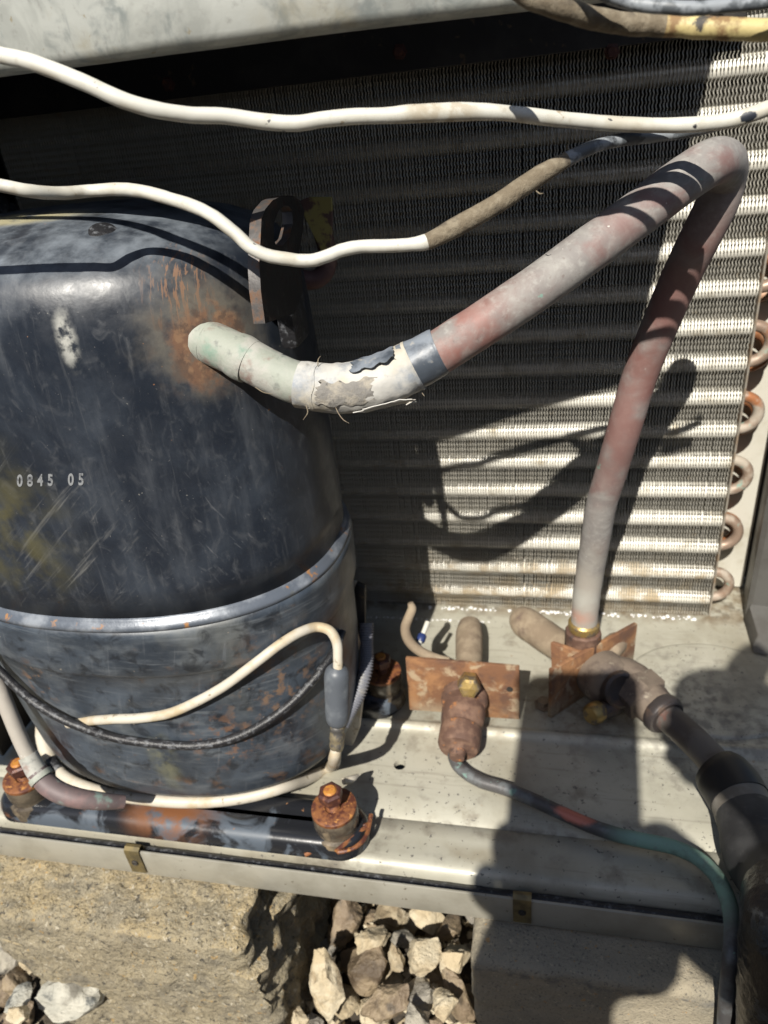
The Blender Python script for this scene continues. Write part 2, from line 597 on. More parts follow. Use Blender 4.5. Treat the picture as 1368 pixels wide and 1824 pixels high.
M_pan = mat('grey pan paint', (.43, .415, .345), .42, .15, rvar=.06, layers=[
    dict(scale=18, lo=.40, hi=.72, col=(.37, .355, .285), rough=.5, detail=7),
    dict(scale=30, lo=.56, hi=.78, col=(.21, .175, .11), rough=.6, detail=8, amt=.75),
    dict(scale=14, lo=.52, hi=.68, col=(.24, .20, .13), rough=.55, amt=.55, box=('y', -.232, -.240)),
    dict(scale=9, lo=.46, hi=.66, col=(.23, .205, .15), rough=.6, detail=10, amt=.65, dist=.4),
    dict(scale=60, lo=.52, hi=.70, col=(.22, .20, .165), rough=.6, detail=10, amt=.6),
    dict(scale=260, lo=.56, hi=.72, col=(.24, .22, .18), rough=.6, detail=5, amt=.5, stretch=(.06, 1, 1)),
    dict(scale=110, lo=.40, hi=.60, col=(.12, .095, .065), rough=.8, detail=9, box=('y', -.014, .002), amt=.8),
    dict(scale=90, lo=.42, hi=.62, col=(.15, .105, .065), rough=.8, detail=9, near=((-.19, -.125, 0), .015, .055), wob=.03, amt=.6),
    dict(scale=90, lo=.42, hi=.62, col=(.15, .105, .065), rough=.8, detail=9, near=((-.10, -.105, 0), .02, .055), wob=.03, amt=.6),
    dict(scale=70, lo=.42, hi=.62, col=(.10, .08, .06), rough=.7, detail=9, near=((-.257, -.245, 0), .015, .045), wob=.03, amt=.6),
    dict(scale=120, lo=.45, hi=.65, col=(.16, .14, .11), rough=.7, detail=9, near=((-.20, -.2203, 0), .0, .004), nstretch=(.01, 1, .2), amt=.7),
    dict(scale=330, lo=.66, hi=.71, col=(.09, .085, .08), rough=.7, detail=2, amt=.8),
    dict(scale=150, lo=.715, hi=.75, col=(.06, .055, .05), rough=.7, detail=3, amt=.9),
    dict(scale=90, lo=.68, hi=.75, col=(.26, .15, .07), rough=.7, amt=.6),
    dict(scale=120, lo=.40, hi=.62, col=(.13, .12, .105), rough=.7, detail=8, near=((-.03, -.12, 0), .02, .09), amt=.6),
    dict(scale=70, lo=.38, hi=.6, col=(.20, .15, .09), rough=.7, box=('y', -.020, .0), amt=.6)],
    bump=[dict(scale=400, strength=.08, h=.0005), dict(scale=14, strength=.12, h=.004)])
M_rail = mat('grey rail paint', (.34, .325, .275), .38, .2, rvar=.06, layers=[
    dict(scale=26, lo=.42, hi=.7, col=(.26, .245, .20), rough=.5, detail=8),
    dict(scale=40, lo=.60, hi=.75, col=(.45, .45, .42), rough=.5, amt=.7),
    dict(scale=160, lo=.66, hi=.72, col=(.11, .09, .06), rough=.7)],
    bump=[dict(scale=300, strength=.1, h=.0005)])
M_brass = mat('dull brass clip', (.20, .155, .07), .45, .5, layers=[
    dict(scale=120, lo=.4, hi=.65, col=(.11, .09, .05), rough=.6)], bump=[dict(scale=300, strength=.2, h=.0005)])
M_galv = mat('weathered galvanised sheet', (.32, .33, .305), .55, .2, layers=[
    dict(scale=34, lo=.42, hi=.58, col=(.40, .41, .38), rough=.6, detail=9, dist=1.1),
    dict(scale=70, lo=.50, hi=.66, col=(.22, .24, .23), rough=.45, detail=9, dist=.5),
    dict(scale=26, lo=.52, hi=.66, col=(.30, .275, .20), rough=.65, detail=9, amt=.8),
    dict(scale=260, lo=.55, hi=.72, col=(.24, .24, .22), rough=.6, detail=6, amt=.6),
    dict(scale=12, lo=.55, hi=.75, col=(.36, .33, .25), rough=.6, detail=6, amt=.7),
    dict(scale=200, lo=.66, hi=.72, col=(.24, .20, .12), rough=.7, amt=.8),
    dict(near=(atY(268, 17, -.266), .0018, .0042), nstretch=(.7, 1, .8), wob=.004, wscale=300, col=(.12, .075, .04), rough=.85),
    dict(scale=500, lo=.5, hi=.6, near=(atY(272, 17, -.266), .0010, .0024), wob=.002, wscale=300, col=(.34, .2, .09), rough=.85)],
    bump=[dict(scale=120, strength=.12, h=.001, detail=8), dict(scale=500, strength=.12, h=.0004)])
M_fin = mat('dusty fin foil', (.37, .352, .305), .5, .25, layers=[
    dict(scale=25, lo=.4, hi=.7, col=(.34, .32, .27), rough=.6, metal=.1),
    dict(scale=45, lo=.42, hi=.62, col=(.27, .215, .135), rough=.8, metal=0., box=('z', .075, .02), bwob=.05, amt=.75),
    dict(scale=120, lo=.60, hi=.70, col=(.30, .22, .12), rough=.8, metal=0., amt=.4)])
M_collar = mat('bright fin collar', (.76, .74, .67), .45, .15, layers=[
    dict(scale=60, lo=.5, hi=.75, col=(.45, .40, .30), rough=.6, metal=.2),
    dict(scale=60, lo=.45, hi=.60, col=(.42, .32, .19), rough=.7, metal=0., box=('z', .075, .03), bwob=.04, amt=.8)])
M_plate = mat('coil end plate', (.33, .30, .25), .5, .4, layers=[dict(scale=60, lo=.45, hi=.65, col=(.24, .15, .08), rough=.8)])
M_bend = mat('tarnished copper bend', (.30, .215, .16), .45, .35, layers=[
    dict(scale=60, lo=.42, hi=.6, col=(.36, .31, .25), rough=.7, metal=0.),
    dict(scale=90, lo=.58, hi=.66, col=(.16, .32, .27), rough=.8, metal=0., amt=.8),
    dict(scale=45, lo=.56, hi=.7, col=(.36, .145, .06), rough=.5, metal=.3)], bump=[dict(scale=250, strength=.15, h=.0006)])
M_bend2 = mat('orange copper bend', (.34, .145, .065), .42, .5, layers=[
    dict(scale=60, lo=.5, hi=.7, col=(.33, .24, .17), rough=.7, metal=.1)], bump=[dict(scale=250, strength=.15, h=.0006)])
M_dark = mat('dark cabinet steel', (.022, .020, .019), .5, .2, layers=[
    dict(scale=30, lo=.45, hi=.7, col=(.045, .040, .035), rough=.7), dict(scale=150, lo=.64, hi=.7, col=(.10, .07, .045), rough=.8)],
    bump=[dict(scale=120, strength=.1, h=.001)])
M_cream = mat('cream cabinet sheet', (.55, .53, .46), .45, .05, layers=[
    dict(scale=30, lo=.5, hi=.75, col=(.42, .39, .31), rough=.6)])
M_post = mat('grey corner post', (.10, .097, .09), .5, .1, layers=[
    dict(scale=40, lo=.4, hi=.7, col=(.07, .065, .058), rough=.6)], bump=[dict(scale=60, strength=.1, h=.001)])

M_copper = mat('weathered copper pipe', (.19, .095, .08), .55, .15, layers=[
    dict(scale=15, lo=.30, hi=.54, col=(.215, .20, .19), rough=.75, metal=0., detail=9, dist=.8, stretch=(.6, 1, .8)),
    dict(scale=90, lo=.40, hi=.72, col=(.30, .29, .27), rough=.8, metal=0., amt=.75, detail=10, dist=.8),
    dict(scale=320, lo=.45, hi=.75, col=(.36, .35, .325), rough=.85, metal=0., amt=.6, detail=9),
    dict(scale=20, lo=.52, hi=.70, col=(.185, .085, .075), rough=.55, amt=.7, detail=10, dist=1.2),
    dict(scale=60, lo=.35, hi=.6, col=(.25, .105, .085), rough=.55, near=(atD(800, 610, .30), .012, .035), wob=.02, detail=9, amt=.8),
    dict(scale=420, lo=.64, hi=.72, col=(.12, .08, .07), rough=.7, amt=.4, detail=3),
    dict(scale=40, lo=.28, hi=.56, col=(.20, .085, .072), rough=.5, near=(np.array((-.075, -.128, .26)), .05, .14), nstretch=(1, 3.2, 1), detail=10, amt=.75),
    dict(scale=10, lo=.3, hi=.5, col=(.36, .33, .285), rough=.7, metal=0., amt=.85, box=('z', .15, .11), bwob=.03),
    dict(near=(np.array((-.105, -.09, .086)), .006, .014), wob=.01, col=(.42, .42, .38), rough=.7, metal=0., amt=.6),
    dict(near=(np.array((-.106, -.089, .069)), .004, .011), wob=.008, col=(.44, .22, .16), rough=.6, amt=.8),
    dict(scale=260, lo=.70, hi=.74, col=(.5, .48, .44), rough=.8, metal=0.),
    dict(scale=75, lo=.69, hi=.73, col=(.19, .34, .28), rough=.8, metal=0., amt=.8)],
    bump=[dict(scale=350, strength=.12, h=.0005), dict(scale=60, strength=.15, h=.001)])
M_patina = mat('green patina copper', (.29, .31, .265), .65, 0, layers=[
    dict(scale=50, lo=.42, hi=.60, col=(.37, .365, .33), rough=.75, detail=9, dist=.6),
    dict(scale=70, lo=.52, hi=.66, col=(.21, .135, .115), rough=.6, detail=9, amt=.85),
    dict(scale=44, lo=.54, hi=.68, col=(.18, .265, .21), rough=.7, detail=9),
    dict(scale=190, lo=.54, hi=.7, col=(.13, .135, .13), rough=.7, detail=8, amt=.6),
    dict(scale=70, lo=.64, hi=.74, col=(.46, .42, .31), rough=.75, detail=8)],
    bump=[dict(scale=300, strength=.35, h=.0008, detail=8)])
M_tape = mat('dusty white tape', (.47, .46, .43), .7, 0, layers=[
    dict(scale=40, lo=.50, hi=.66, col=(.20, .225, .26), rough=.5, detail=8),
    dict(scale=28, lo=.48, hi=.66, col=(.44, .40, .32), rough=.85, detail=8),
    dict(scale=160, lo=.58, hi=.72, col=(.24, .225, .20), rough=.8, detail=6, amt=.8)],
    bump=[dict(scale=140, strength=.35, h=.0012, detail=8), dict(scale=500, strength=.2, h=.0004)])
M_tape_dark = mat('grey blue tape', (.06, .072, .09), .38, 0, layers=[
    dict(scale=55, lo=.42, hi=.62, col=(.20, .225, .26), rough=.5, detail=8),
    dict(scale=180, lo=.60, hi=.72, col=(.38, .36, .32), rough=.8, detail=6, amt=.7)],
    bump=[dict(scale=160, strength=.3, h=.0008, detail=8)])
M_tape_grime = mat('grey tape crust', (.20, .19, .175), .85, 0, layers=[
    dict(scale=180, lo=.45, hi=.65, col=(.33, .30, .25), detail=8), dict(scale=320, lo=.6, hi=.7, col=(.09, .085, .08))],
    bump=[dict(scale=320, strength=.7, h=.0012, detail=8)])
M_wire = mat('white cable sheath', (.56, .55, .495), .45, 0, layers=[
    dict(scale=38, lo=.46, hi=.68, col=(.44, .41, .335), rough=.55, detail=9),
    dict(scale=130, lo=.55, hi=.72, col=(.34, .30, .23), rough=.7, detail=9, amt=.6),
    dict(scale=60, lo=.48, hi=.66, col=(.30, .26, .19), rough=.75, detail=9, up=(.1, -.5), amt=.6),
    dict(scale=200, lo=.66, hi=.72, col=(.34, .28, .20), rough=.7, detail=4),
    dict(scale=230, lo=.71, hi=.725, col=(.05, .05, .055), rough=.6, detail=3, amt=.9),
    dict(scale=170, lo=.42, hi=.58, near=(atD(790, 200, .250), .008, .016), wob=.006, col=(.36, .31, .23), rough=.9, amt=.75),
    dict(near=(atD(1236, 228, .2590), .0011, .0016), wob=.0012, wscale=700, col=(.02, .02, .025)),
    dict(near=(atD(1189, 231, .2625), .0005, .0008), wob=.0006, wscale=700, col=(.02, .02, .025)),
    dict(near=(atD(1334, 209, .250), .0016, .0022), nstretch=(.7, .7, 1.1), wob=.0016, wscale=700, col=(.02, .025, .035))],
    bump=[dict(scale=70, strength=.12, h=.0008), dict(scale=500, strength=.08, h=.0003)])
M_wire_dirt = mat('mud caked cable', (.155, .125, .085), .95, 0, layers=[
    dict(scale=220, lo=.42, hi=.66, col=(.23, .195, .14), detail=8), dict(scale=90, lo=.55, hi=.7, col=(.10, .082, .06))],
    bump=[dict(scale=420, strength=.8, h=.001, detail=8)])
M_wire_grey = mat('grey worn cable', (.085, .095, .105), .5, 0, layers=[
    dict(scale=160, lo=.46, hi=.56, col=(.24, .26, .28), rough=.5, detail=8),
    dict(scale=300, lo=.62, hi=.68, col=(.03, .03, .035))],
    bump=[dict(scale=300, strength=.3, h=.0005)])
M_wire_yel = mat('yellowed cable', (.52, .43, .20), .5, 0, layers=[
    dict(scale=110, lo=.46, hi=.60, col=(.18, .10, .045), rough=.8, detail=7, amt=.9),
    dict(scale=120, lo=.60, hi=.66, col=(.05, .045, .04), rough=.7, detail=6)],
    bump=[dict(scale=160, strength=.3, h=.001)])
M_heater = mat('cream heater cable', (.50, .46, .385), .5, 0, layers=[
    dict(scale=50, lo=.45, hi=.65, col=(.42, .34, .22), rough=.6, detail=7),
    dict(scale=150, lo=.62, hi=.7, col=(.23, .19, .13), rough=.7)], bump=[dict(scale=200, strength=.15, h=.0006)])
M_blackc = mat('black braided cable', (.016, .016, .018), .42, 0, layers=[
    dict(scale=300, lo=.5, hi=.7, col=(.11, .115, .125), rough=.5)], bump=[dict(scale=700, strength=.6, h=.0006)])
M_conn = mat('grey rubber connector', (.085, .095, .11), .45, 0, layers=[
    dict(scale=60, lo=.45, hi=.7, col=(.16, .175, .19), rough=.55)], bump=[dict(scale=200, strength=.1, h=.0006)])
M_crimp = mat('tarnished crimp', (.24, .20, .13), .45, .4, layers=[dict(scale=200, lo=.45, hi=.6, col=(.10, .095, .09))], bump=[dict(scale=300, strength=.4, h=.0006)])
M_conduit = mat('grey conduit', (.155, .16, .185), .5, 0, layers=[dict(scale=70, lo=.5, hi=.7, col=(.24, .23, .21))])
M_bracket = mat('orange rust plate', (.17, .080, .040), .85, 0, layers=[
    dict(scale=50, lo=.45, hi=.63, col=(.28, .14, .062), detail=10, dist=.5),
    dict(scale=60, lo=.50, hi=.64, col=(.11, .058, .038), detail=10, amt=.85),
    dict(scale=75, lo=.52, hi=.64, col=(.37, .29, .19), detail=10, dist=.5, amt=.8),
    dict(scale=40, lo=.36, hi=.62, col=(.36, .30, .21), detail=10, box=('z', .022, .006), bwob=.012, amt=.75),
    dict(scale=320, lo=.55, hi=.7, col=(.12, .055, .03), detail=6, amt=.5)],
    bump=[dict(scale=280, strength=.5, h=.001, detail=8)])
M_rustbrown = mat('brown rust iron', (.105, .057, .040), .75, .05, layers=[
    dict(scale=80, lo=.42, hi=.65, col=(.21, .125, .085)), dict(scale=200, lo=.6, hi=.7, col=(.30, .13, .05)),
    dict(scale=120, lo=.6, hi=.72, col=(.06, .04, .035))], bump=[dict(scale=220, strength=.35, h=.0008)])
M_dustpipe = mat('mud covered pipe', (.21, .16, .11), .9, 0, layers=[
    dict(scale=70, lo=.42, hi=.62, col=(.29, .23, .16), detail=8), dict(scale=60, lo=.55, hi=.7, col=(.14, .10, .075))],
    bump=[dict(scale=200, strength=.4, h=.001, detail=8)])
M_brasscap = mat('worn brass cap', (.36, .25, .09), .4, .6, layers=[
    dict(scale=140, lo=.45, hi=.58, col=(.13, .10, .07), rough=.6, metal=.2)], bump=[dict(scale=250, strength=.3, h=.0006)])
M_valve = mat('dusty valve body', (.16, .125, .095), .8, .05, layers=[
    dict(scale=60, lo=.42, hi=.62, col=(.075, .055, .046), rough=.6, detail=9), dict(scale=120, lo=.58, hi=.70, col=(.26, .22, .165), detail=9)],
    bump=[dict(scale=200, strength=.3, h=.0008)])
M_valvecap = mat('dark valve cap', (.042, .035, .034), .45, .2, layers=[
    dict(scale=80, lo=.5, hi=.7, col=(.12, .075, .05), rough=.7)], bump=[dict(scale=160, strength=.4, h=.001)])
M_liquid = mat('green patina line', (.075, .072, .072), .5, .2, layers=[
    dict(scale=60, lo=.46, hi=.62, col=(.14, .15, .155), rough=.6, detail=8),
    dict(scale=30, lo=.28, hi=.46, col=(.22, .37, .30), rough=.8, metal=0., amt=.9, near=(atZ(1225, 1535, .01), .026, .052), wob=.012, wscale=60),
    dict(scale=90, lo=.58, hi=.66, col=(.22, .20, .19), rough=.7, near=(atZ(1240, 1540, .01), .02, .05)),
    dict(scale=90, lo=.60, hi=.64, col=(.17, .29, .25), rough=.8, metal=0., amt=.7),
    dict(scale=70, lo=.60, hi=.68, col=(.13, .055, .035), rough=.5, box=('z', -.03, -.05)),
    dict(near=(atZ(1017, 1450, .012), .003, .006), nstretch=(.35, .5, 1), wob=.004, wscale=200, col=(.50, .17, .12), rough=.5)],
    bump=[dict(scale=300, strength=.25, h=.0006)])
M_darkpipe = mat('dull dark copper', (.10, .085, .075), .5, .3, layers=[
    dict(scale=50, lo=.45, hi=.65, col=(.15, .135, .12), rough=.65), dict(scale=40, lo=.58, hi=.72, col=(.19, .075, .055), rough=.5)],
    bump=[dict(scale=250, strength=.2, h=.0006)])
M_foam = mat('black foam insulation', (.020, .020, .021), .62, 0, layers=[
    dict(scale=40, lo=.45, hi=.7, col=(.05, .05, .05), rough=.7),
    dict(scale=220, lo=.60, hi=.78, col=(.16, .155, .145), rough=.7, stretch=(.35, 1, 2.2), amt=.5)],
    bump=[dict(scale=130, strength=.2, h=.0012, stretch=(.4, 1, 2)), dict(scale=600, strength=.15, h=.0004)])
M_rubber = mat('black rubber collar', (.012, .012, .013), .5, 0, bump=[dict(scale=300, strength=.12, h=.0006)])
M_band = mat('grey brown band', (.135, .12, .10), .6, 0, layers=[dict(scale=90, lo=.45, hi=.7, col=(.20, .185, .16))])
M_tar = mat('glossy black tape', (.006, .006, .007), .22, 0, layers=[
    dict(scale=60, lo=.56, hi=.72, col=(.06, .065, .068), rough=.65, detail=7)],
    bump=[dict(scale=260, strength=.7, h=.0012, detail=6), dict(scale=60, strength=.4, h=.002)])
M_blue = mat('blue dust cap', (.02, .035, .12), .4)
M_purple = mat('stained purple copper', (.12, .06, .055), .6, .1, layers=[dict(scale=80, lo=.45, hi=.65, col=(.20, .12, .10))])
M_elbow = mat('greyed purple copper', (.13, .10, .10), .6, .1, layers=[dict(scale=70, lo=.45, hi=.65, col=(.20, .13, .125), detail=8), dict(scale=60, lo=.55, hi=.66, col=(.20, .27, .24), detail=8), dict(scale=160, lo=.6, hi=.7, col=(.30, .29, .27))])
M_label = mat('yellowed paper label', (.42, .36, .13), .8, 0, layers=[
    dict(scale=90, lo=.50, hi=.58, col=(.16, .10, .085), detail=6), dict(scale=60, lo=.6, hi=.7, col=(.30, .27, .16))])
M_concrete = mat('rough concrete', (.30, .255, .17), .95, 0, layers=[
    dict(scale=30, lo=.42, hi=.66, col=(.24, .21, .15), detail=10),
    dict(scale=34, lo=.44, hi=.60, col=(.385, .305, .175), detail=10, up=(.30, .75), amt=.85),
    dict(scale=120, lo=.56, hi=.70, col=(.37, .30, .18), detail=10, amt=.55),
    dict(scale=600, lo=.54, hi=.68, col=(.36, .32, .24), detail=4, amt=.7),
    dict(scale=700, lo=.57, hi=.68, col=(.11, .098, .078), detail=4, amt=.75),
    dict(scale=230, lo=.62, hi=.67, col=(.48, .43, .33), detail=3, amt=.85),
    dict(scale=210, lo=.65, hi=.69, col=(.42, .27, .10), detail=3, amt=.75),
    dict(scale=190, lo=.63, hi=.68, col=(.075, .07, .062), detail=4, amt=.85),
    dict(scale=45, lo=.55, hi=.72, col=(.15, .135, .105), detail=10, amt=.7)],
    bump=[dict(scale=520, strength=.9, h=.0014, detail=6), dict(scale=160, strength=1., h=.004, detail=8), dict(scale=190, lo=.60, hi=.68, strength=.8, h=-.002), dict(scale=330, lo=.56, hi=.70, strength=.7, h=.0014)])
M_concrete_g = mat('grey speckled concrete', (.30, .26, .19), .95, 0, layers=[
    dict(scale=30, lo=.42, hi=.66, col=(.235, .21, .16), detail=10),
    dict(scale=600, lo=.54, hi=.68, col=(.33, .29, .21), detail=4, amt=.75),
    dict(scale=700, lo=.56, hi=.68, col=(.075, .07, .06), detail=4, amt=.8),
    dict(scale=250, lo=.66, hi=.70, col=(.42, .36, .25), detail=2, amt=.8),
    dict(scale=230, lo=.68, hi=.72, col=(.38, .22, .08), detail=2, amt=.7),
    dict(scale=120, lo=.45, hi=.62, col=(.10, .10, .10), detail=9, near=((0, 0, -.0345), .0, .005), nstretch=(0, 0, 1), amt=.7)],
    bump=[dict(scale=520, strength=.9, h=.0012, detail=6), dict(scale=160, strength=.6, h=.002, detail=8)])
def rockmat(name, a, b, c, rough=.85):
    return mat(name, a, rough, 0, layers=[
        dict(scale=45, lo=.42, hi=.62, col=b, detail=8, dist=.6), dict(scale=80, lo=.56, hi=.68, col=c, detail=8),
        dict(scale=22, lo=.50, hi=.68, col=(a[0] * .42, a[1] * .40, a[2] * .38), detail=9, dist=.8),
        dict(scale=300, lo=.66, hi=.74, col=(.07, .06, .045), detail=4, amt=.7)],
        bump=[dict(scale=140, strength=.9, h=.004, detail=9), dict(scale=500, strength=.4, h=.001)])
M_rock_y = rockmat('yellow limestone', (.44, .36, .235), (.52, .455, .33), (.30, .235, .15))
M_rock_b = rockmat('brown wet stone', (.20, .15, .10), (.29, .225, .145), (.10, .08, .058), .5)
M_rock_g = rockmat('grey stone', (.24, .22, .185), (.34, .31, .25), (.13, .12, .105))
M_rock_w = rockmat('pale grey stone', (.37, .36, .31), (.48, .46, .39), (.11, .115, .11))
M_soil = mat('dark damp soil', (.045, .036, .026), .9, 0, layers=[
    dict(scale=60, lo=.45, hi=.65, col=(.085, .068, .046)), dict(scale=200, lo=.6, hi=.7, col=(.16, .125, .08))],
    bump=[dict(scale=120, strength=.8, h=.006)])
M_water = mat('water bead', (.75, .75, .75), .03, 0, spec=.8)
M_phone = mat('phone shell', (.03, .03, .033), .3, 0)
M_skin = mat('skin', (.48, .27, .19), .55, 0, bump=[dict(scale=300, strength=.1, h=.0005)])
M_cloth = mat('grey work shirt', (.12, .13, .15), .9, 0)
M_trouser = mat('dark trousers', (.04, .045, .06), .9, 0)
M_hair = mat('dark hair', (.03, .022, .018), .6, 0)
M_digit = mat('stamped digit painted light', (.25, .26, .27), .5, .1, layers=[dict(scale=300, lo=.45, hi=.65, col=(.10, .105, .115))])  # pale tone paints in the light that the raised digits catch

# ================================================================== ground
GZ = -0.172
def ground():
    V, F = [], []
    xs = sorted(set([-60, -20, -6, -2, 2, 6, 20, 60] + list(np.linspace(-.9, .4, 66))))
    ys = sorted(set([-60, -20, -6, -2, 2, 6, 20, 60] + list(np.linspace(-.7, .2, 46))))
    for y in ys:
        for x in xs:
            h = 0
            if -.9 < x < .4 and -.7 < y < .2:
                h = .012 * mnoise.noise(Vector((x * 14, y * 14, 0))) + .006 * mnoise.noise(Vector((x * 45, y * 45, 3)))
            V.append((x, y, GZ + h))
    n = len(xs)
    for j in range(len(ys) - 1):
        for i in range(n - 1):
            F.append((j * n + i, j * n + i + 1, (j + 1) * n + i + 1, (j + 1) * n + i))
    o = obj('ground', (V, F), M_soil)
    o['kind'] = 'structure'
    o['label'] = 'dark damp soil under the stones and blocks'
    o['category'] = 'ground'
ground()

# ================================================================== concrete blocks
def block(x0, x1, y0, y1, z0, z1, right_fn, left_fn, amp, lumps):
    """box grid skin with ragged ends; right_fn/left_fn(z, y) shift the ends"""
    nx, ny, nz = int((x1 - x0) / .0028), int((y1 - y0) / .004), int((z1 - z0) / .0028)
    bm = bmesh.new()
    cache = {}
    R = .006
    def P(i, j, k):
        key = (i, j, k)
        if key in cache:
            return cache[key]
        u, v, w = i / nx, j / ny, k / nz
        xl, xr = x0 + left_fn(z0 + (z1 - z0) * w, v), x1 + right_fn(z0 + (z1 - z0) * w, v)
        p = Vector((xl + (xr - xl) * u, y0 + (y1 - y0) * v, z0 + (z1 - z0) * w))
        # round the edges
        c = Vector((min(max(p.x, xl + R), xr - R), min(max(p.y, y0 + R), y1 - R), min(max(p.z, z0 + R), z1 - R)))
        d = p - c
        if d.length > R and sum(1 for q in d if abs(q) > 1e-6) > 1:
            p = c + d.normalized() * R
        nn = mnoise.noise(p * 55) * amp + mnoise.noise(p * 140) * amp * .7 + mnoise.noise(p * 300) * amp * .45 + mnoise.noise(p * 18) * amp * lumps - amp * 1.6 * max(0, mnoise.noise(p * 85) - .25)
        if c.z > z1 - R * 1.01 - .0 or c.y < y0 + R * 1.01:
            nn -= amp * 2.2 * max(0, mnoise.noise(Vector((p.x * 30, 7, p.z * 30))) - .1)
        n = d.normalized() if d.length > 1e-6 else Vector((0, 0, 0))
        p = p + n * nn
        cache[key] = bm.verts.new(p)
        return cache[key]
    def quad(a, b, c, d):
        bm.faces.new((P(*a), P(*b), P(*c), P(*d)))
    for i in range(nx):
        for k in range(nz):
            quad((i, 0, k), (i + 1, 0, k), (i + 1, 0, k + 1), (i, 0, k + 1))
            quad((i, ny, k), (i, ny, k + 1), (i + 1, ny, k + 1), (i + 1, ny, k))
        for j in range(ny):
            quad((i, j, nz), (i + 1, j, nz), (i + 1, j + 1, nz), (i, j + 1, nz))
    for j in range(ny):
        for k in range(nz):
            quad((nx, j, k), (nx, j + 1, k), (nx, j + 1, k + 1), (nx, j, k + 1))
            quad((0, j, k), (0, j, k + 1), (0, j + 1, k + 1), (0, j + 1, k))
    bm.verts.index_update()
    g = ([tuple(v.co) for v in bm.verts], [[v.index for v in f.verts] for f in bm.faces])
    bm.free()
    return g

def rf(z, v):
    s = 0
    if z > -.056:
        s = -.010
    return s + .008 * mnoise.noise(Vector((z * 60, v * 9, 1))) + .004 * mnoise.noise(Vector((z * 160, v * 26, 4))) + .0022 * mnoise.noise(Vector((z * 420, v * 68, 8))) - .014 * max(0, (v - .12)) * (z > -.056)
def lf(z, v):
    return .004 * mnoise.noise(Vector((z * 60, v * 6, 9))) + (.022 + .25 * max(0, -.075 - z) if z < -.06 else 0)
g = block(-.512, -.300, -.304, -.14, -.178, -.0265, rf, lf, .0020, 1.0)
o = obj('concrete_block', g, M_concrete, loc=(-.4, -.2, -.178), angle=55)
tag(o, 'yellowish rough concrete block with broken right end under the compressor side of the pan', 'concrete block', 'concrete blocks under the unit')
g = block(-.172, .10, -.290, -.14, -.178, -.0265, lambda z, v: 0, lambda z, v: .003 * mnoise.noise(Vector((z * 60, v * 6, 9))), .0008, .7)
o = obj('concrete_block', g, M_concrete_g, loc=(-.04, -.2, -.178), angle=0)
tag(o, 'grey speckled concrete block mostly in shade under the insulated pipe', 'concrete block', 'concrete blocks under the unit')

# ================================================================== rocks
def rock_geo(c, size, seed, rot=0., flat=1.):
    rnd = random.Random(seed)
    bm = bmesh.new()
    for _ in range(15):
        d = Vector((rnd.gauss(0, 1), rnd.gauss(0, 1), rnd.gauss(0, 1))).normalized() * rnd.uniform(.82, 1.1)
        bm.verts.new(d)
    bmesh.ops.convex_hull(bm, input=bm.verts)
    for v in [v for v in bm.verts if not v.link_faces]:
        bm.verts.remove(v)
    bmesh.ops.triangulate(bm, faces=bm.faces)
    bmesh.ops.subdivide_edges(bm, edges=bm.edges, cuts=2, use_grid_fill=True)
    bmesh.ops.smooth_vert(bm, verts=bm.verts, factor=.22, use_axis_x=True, use_axis_y=True, use_axis_z=True)
    bmesh.ops.triangulate(bm, faces=bm.faces)
    bmesh.ops.subdivide_edges(bm, edges=bm.edges, cuts=1, use_grid_fill=True)
    off = Vector((seed * 3.7, seed * 1.3, 0))
    R = Matrix.Rotation(rot, 3, Vector((-CF[0], -CF[1], -CF[2])))
    # principal axes: camera right, camera up, toward camera projected reasonably
    ax = np.array([CR, CU, -CF]).T
    for v in bm.verts:
        n = v.co.normalized()
        v.co += n * (.10 * mnoise.noise(v.co * 2.3 + off) + .075 * mnoise.noise(v.co * 5 + off) + .03 * mnoise.noise(v.co * 13 + off))
        p = np.array([v.co.x * size[0], v.co.y * size[1], v.co.z * size[2]])
        q = R @ Vector(ax @ p)
        v.co = q + Vector([float(x) for x in c])
    bm.verts.index_update()
    g = ([tuple(v.co) for v in bm.verts], [[v.index for v in f.verts] for f in bm.faces])
    bm.free()
    return g

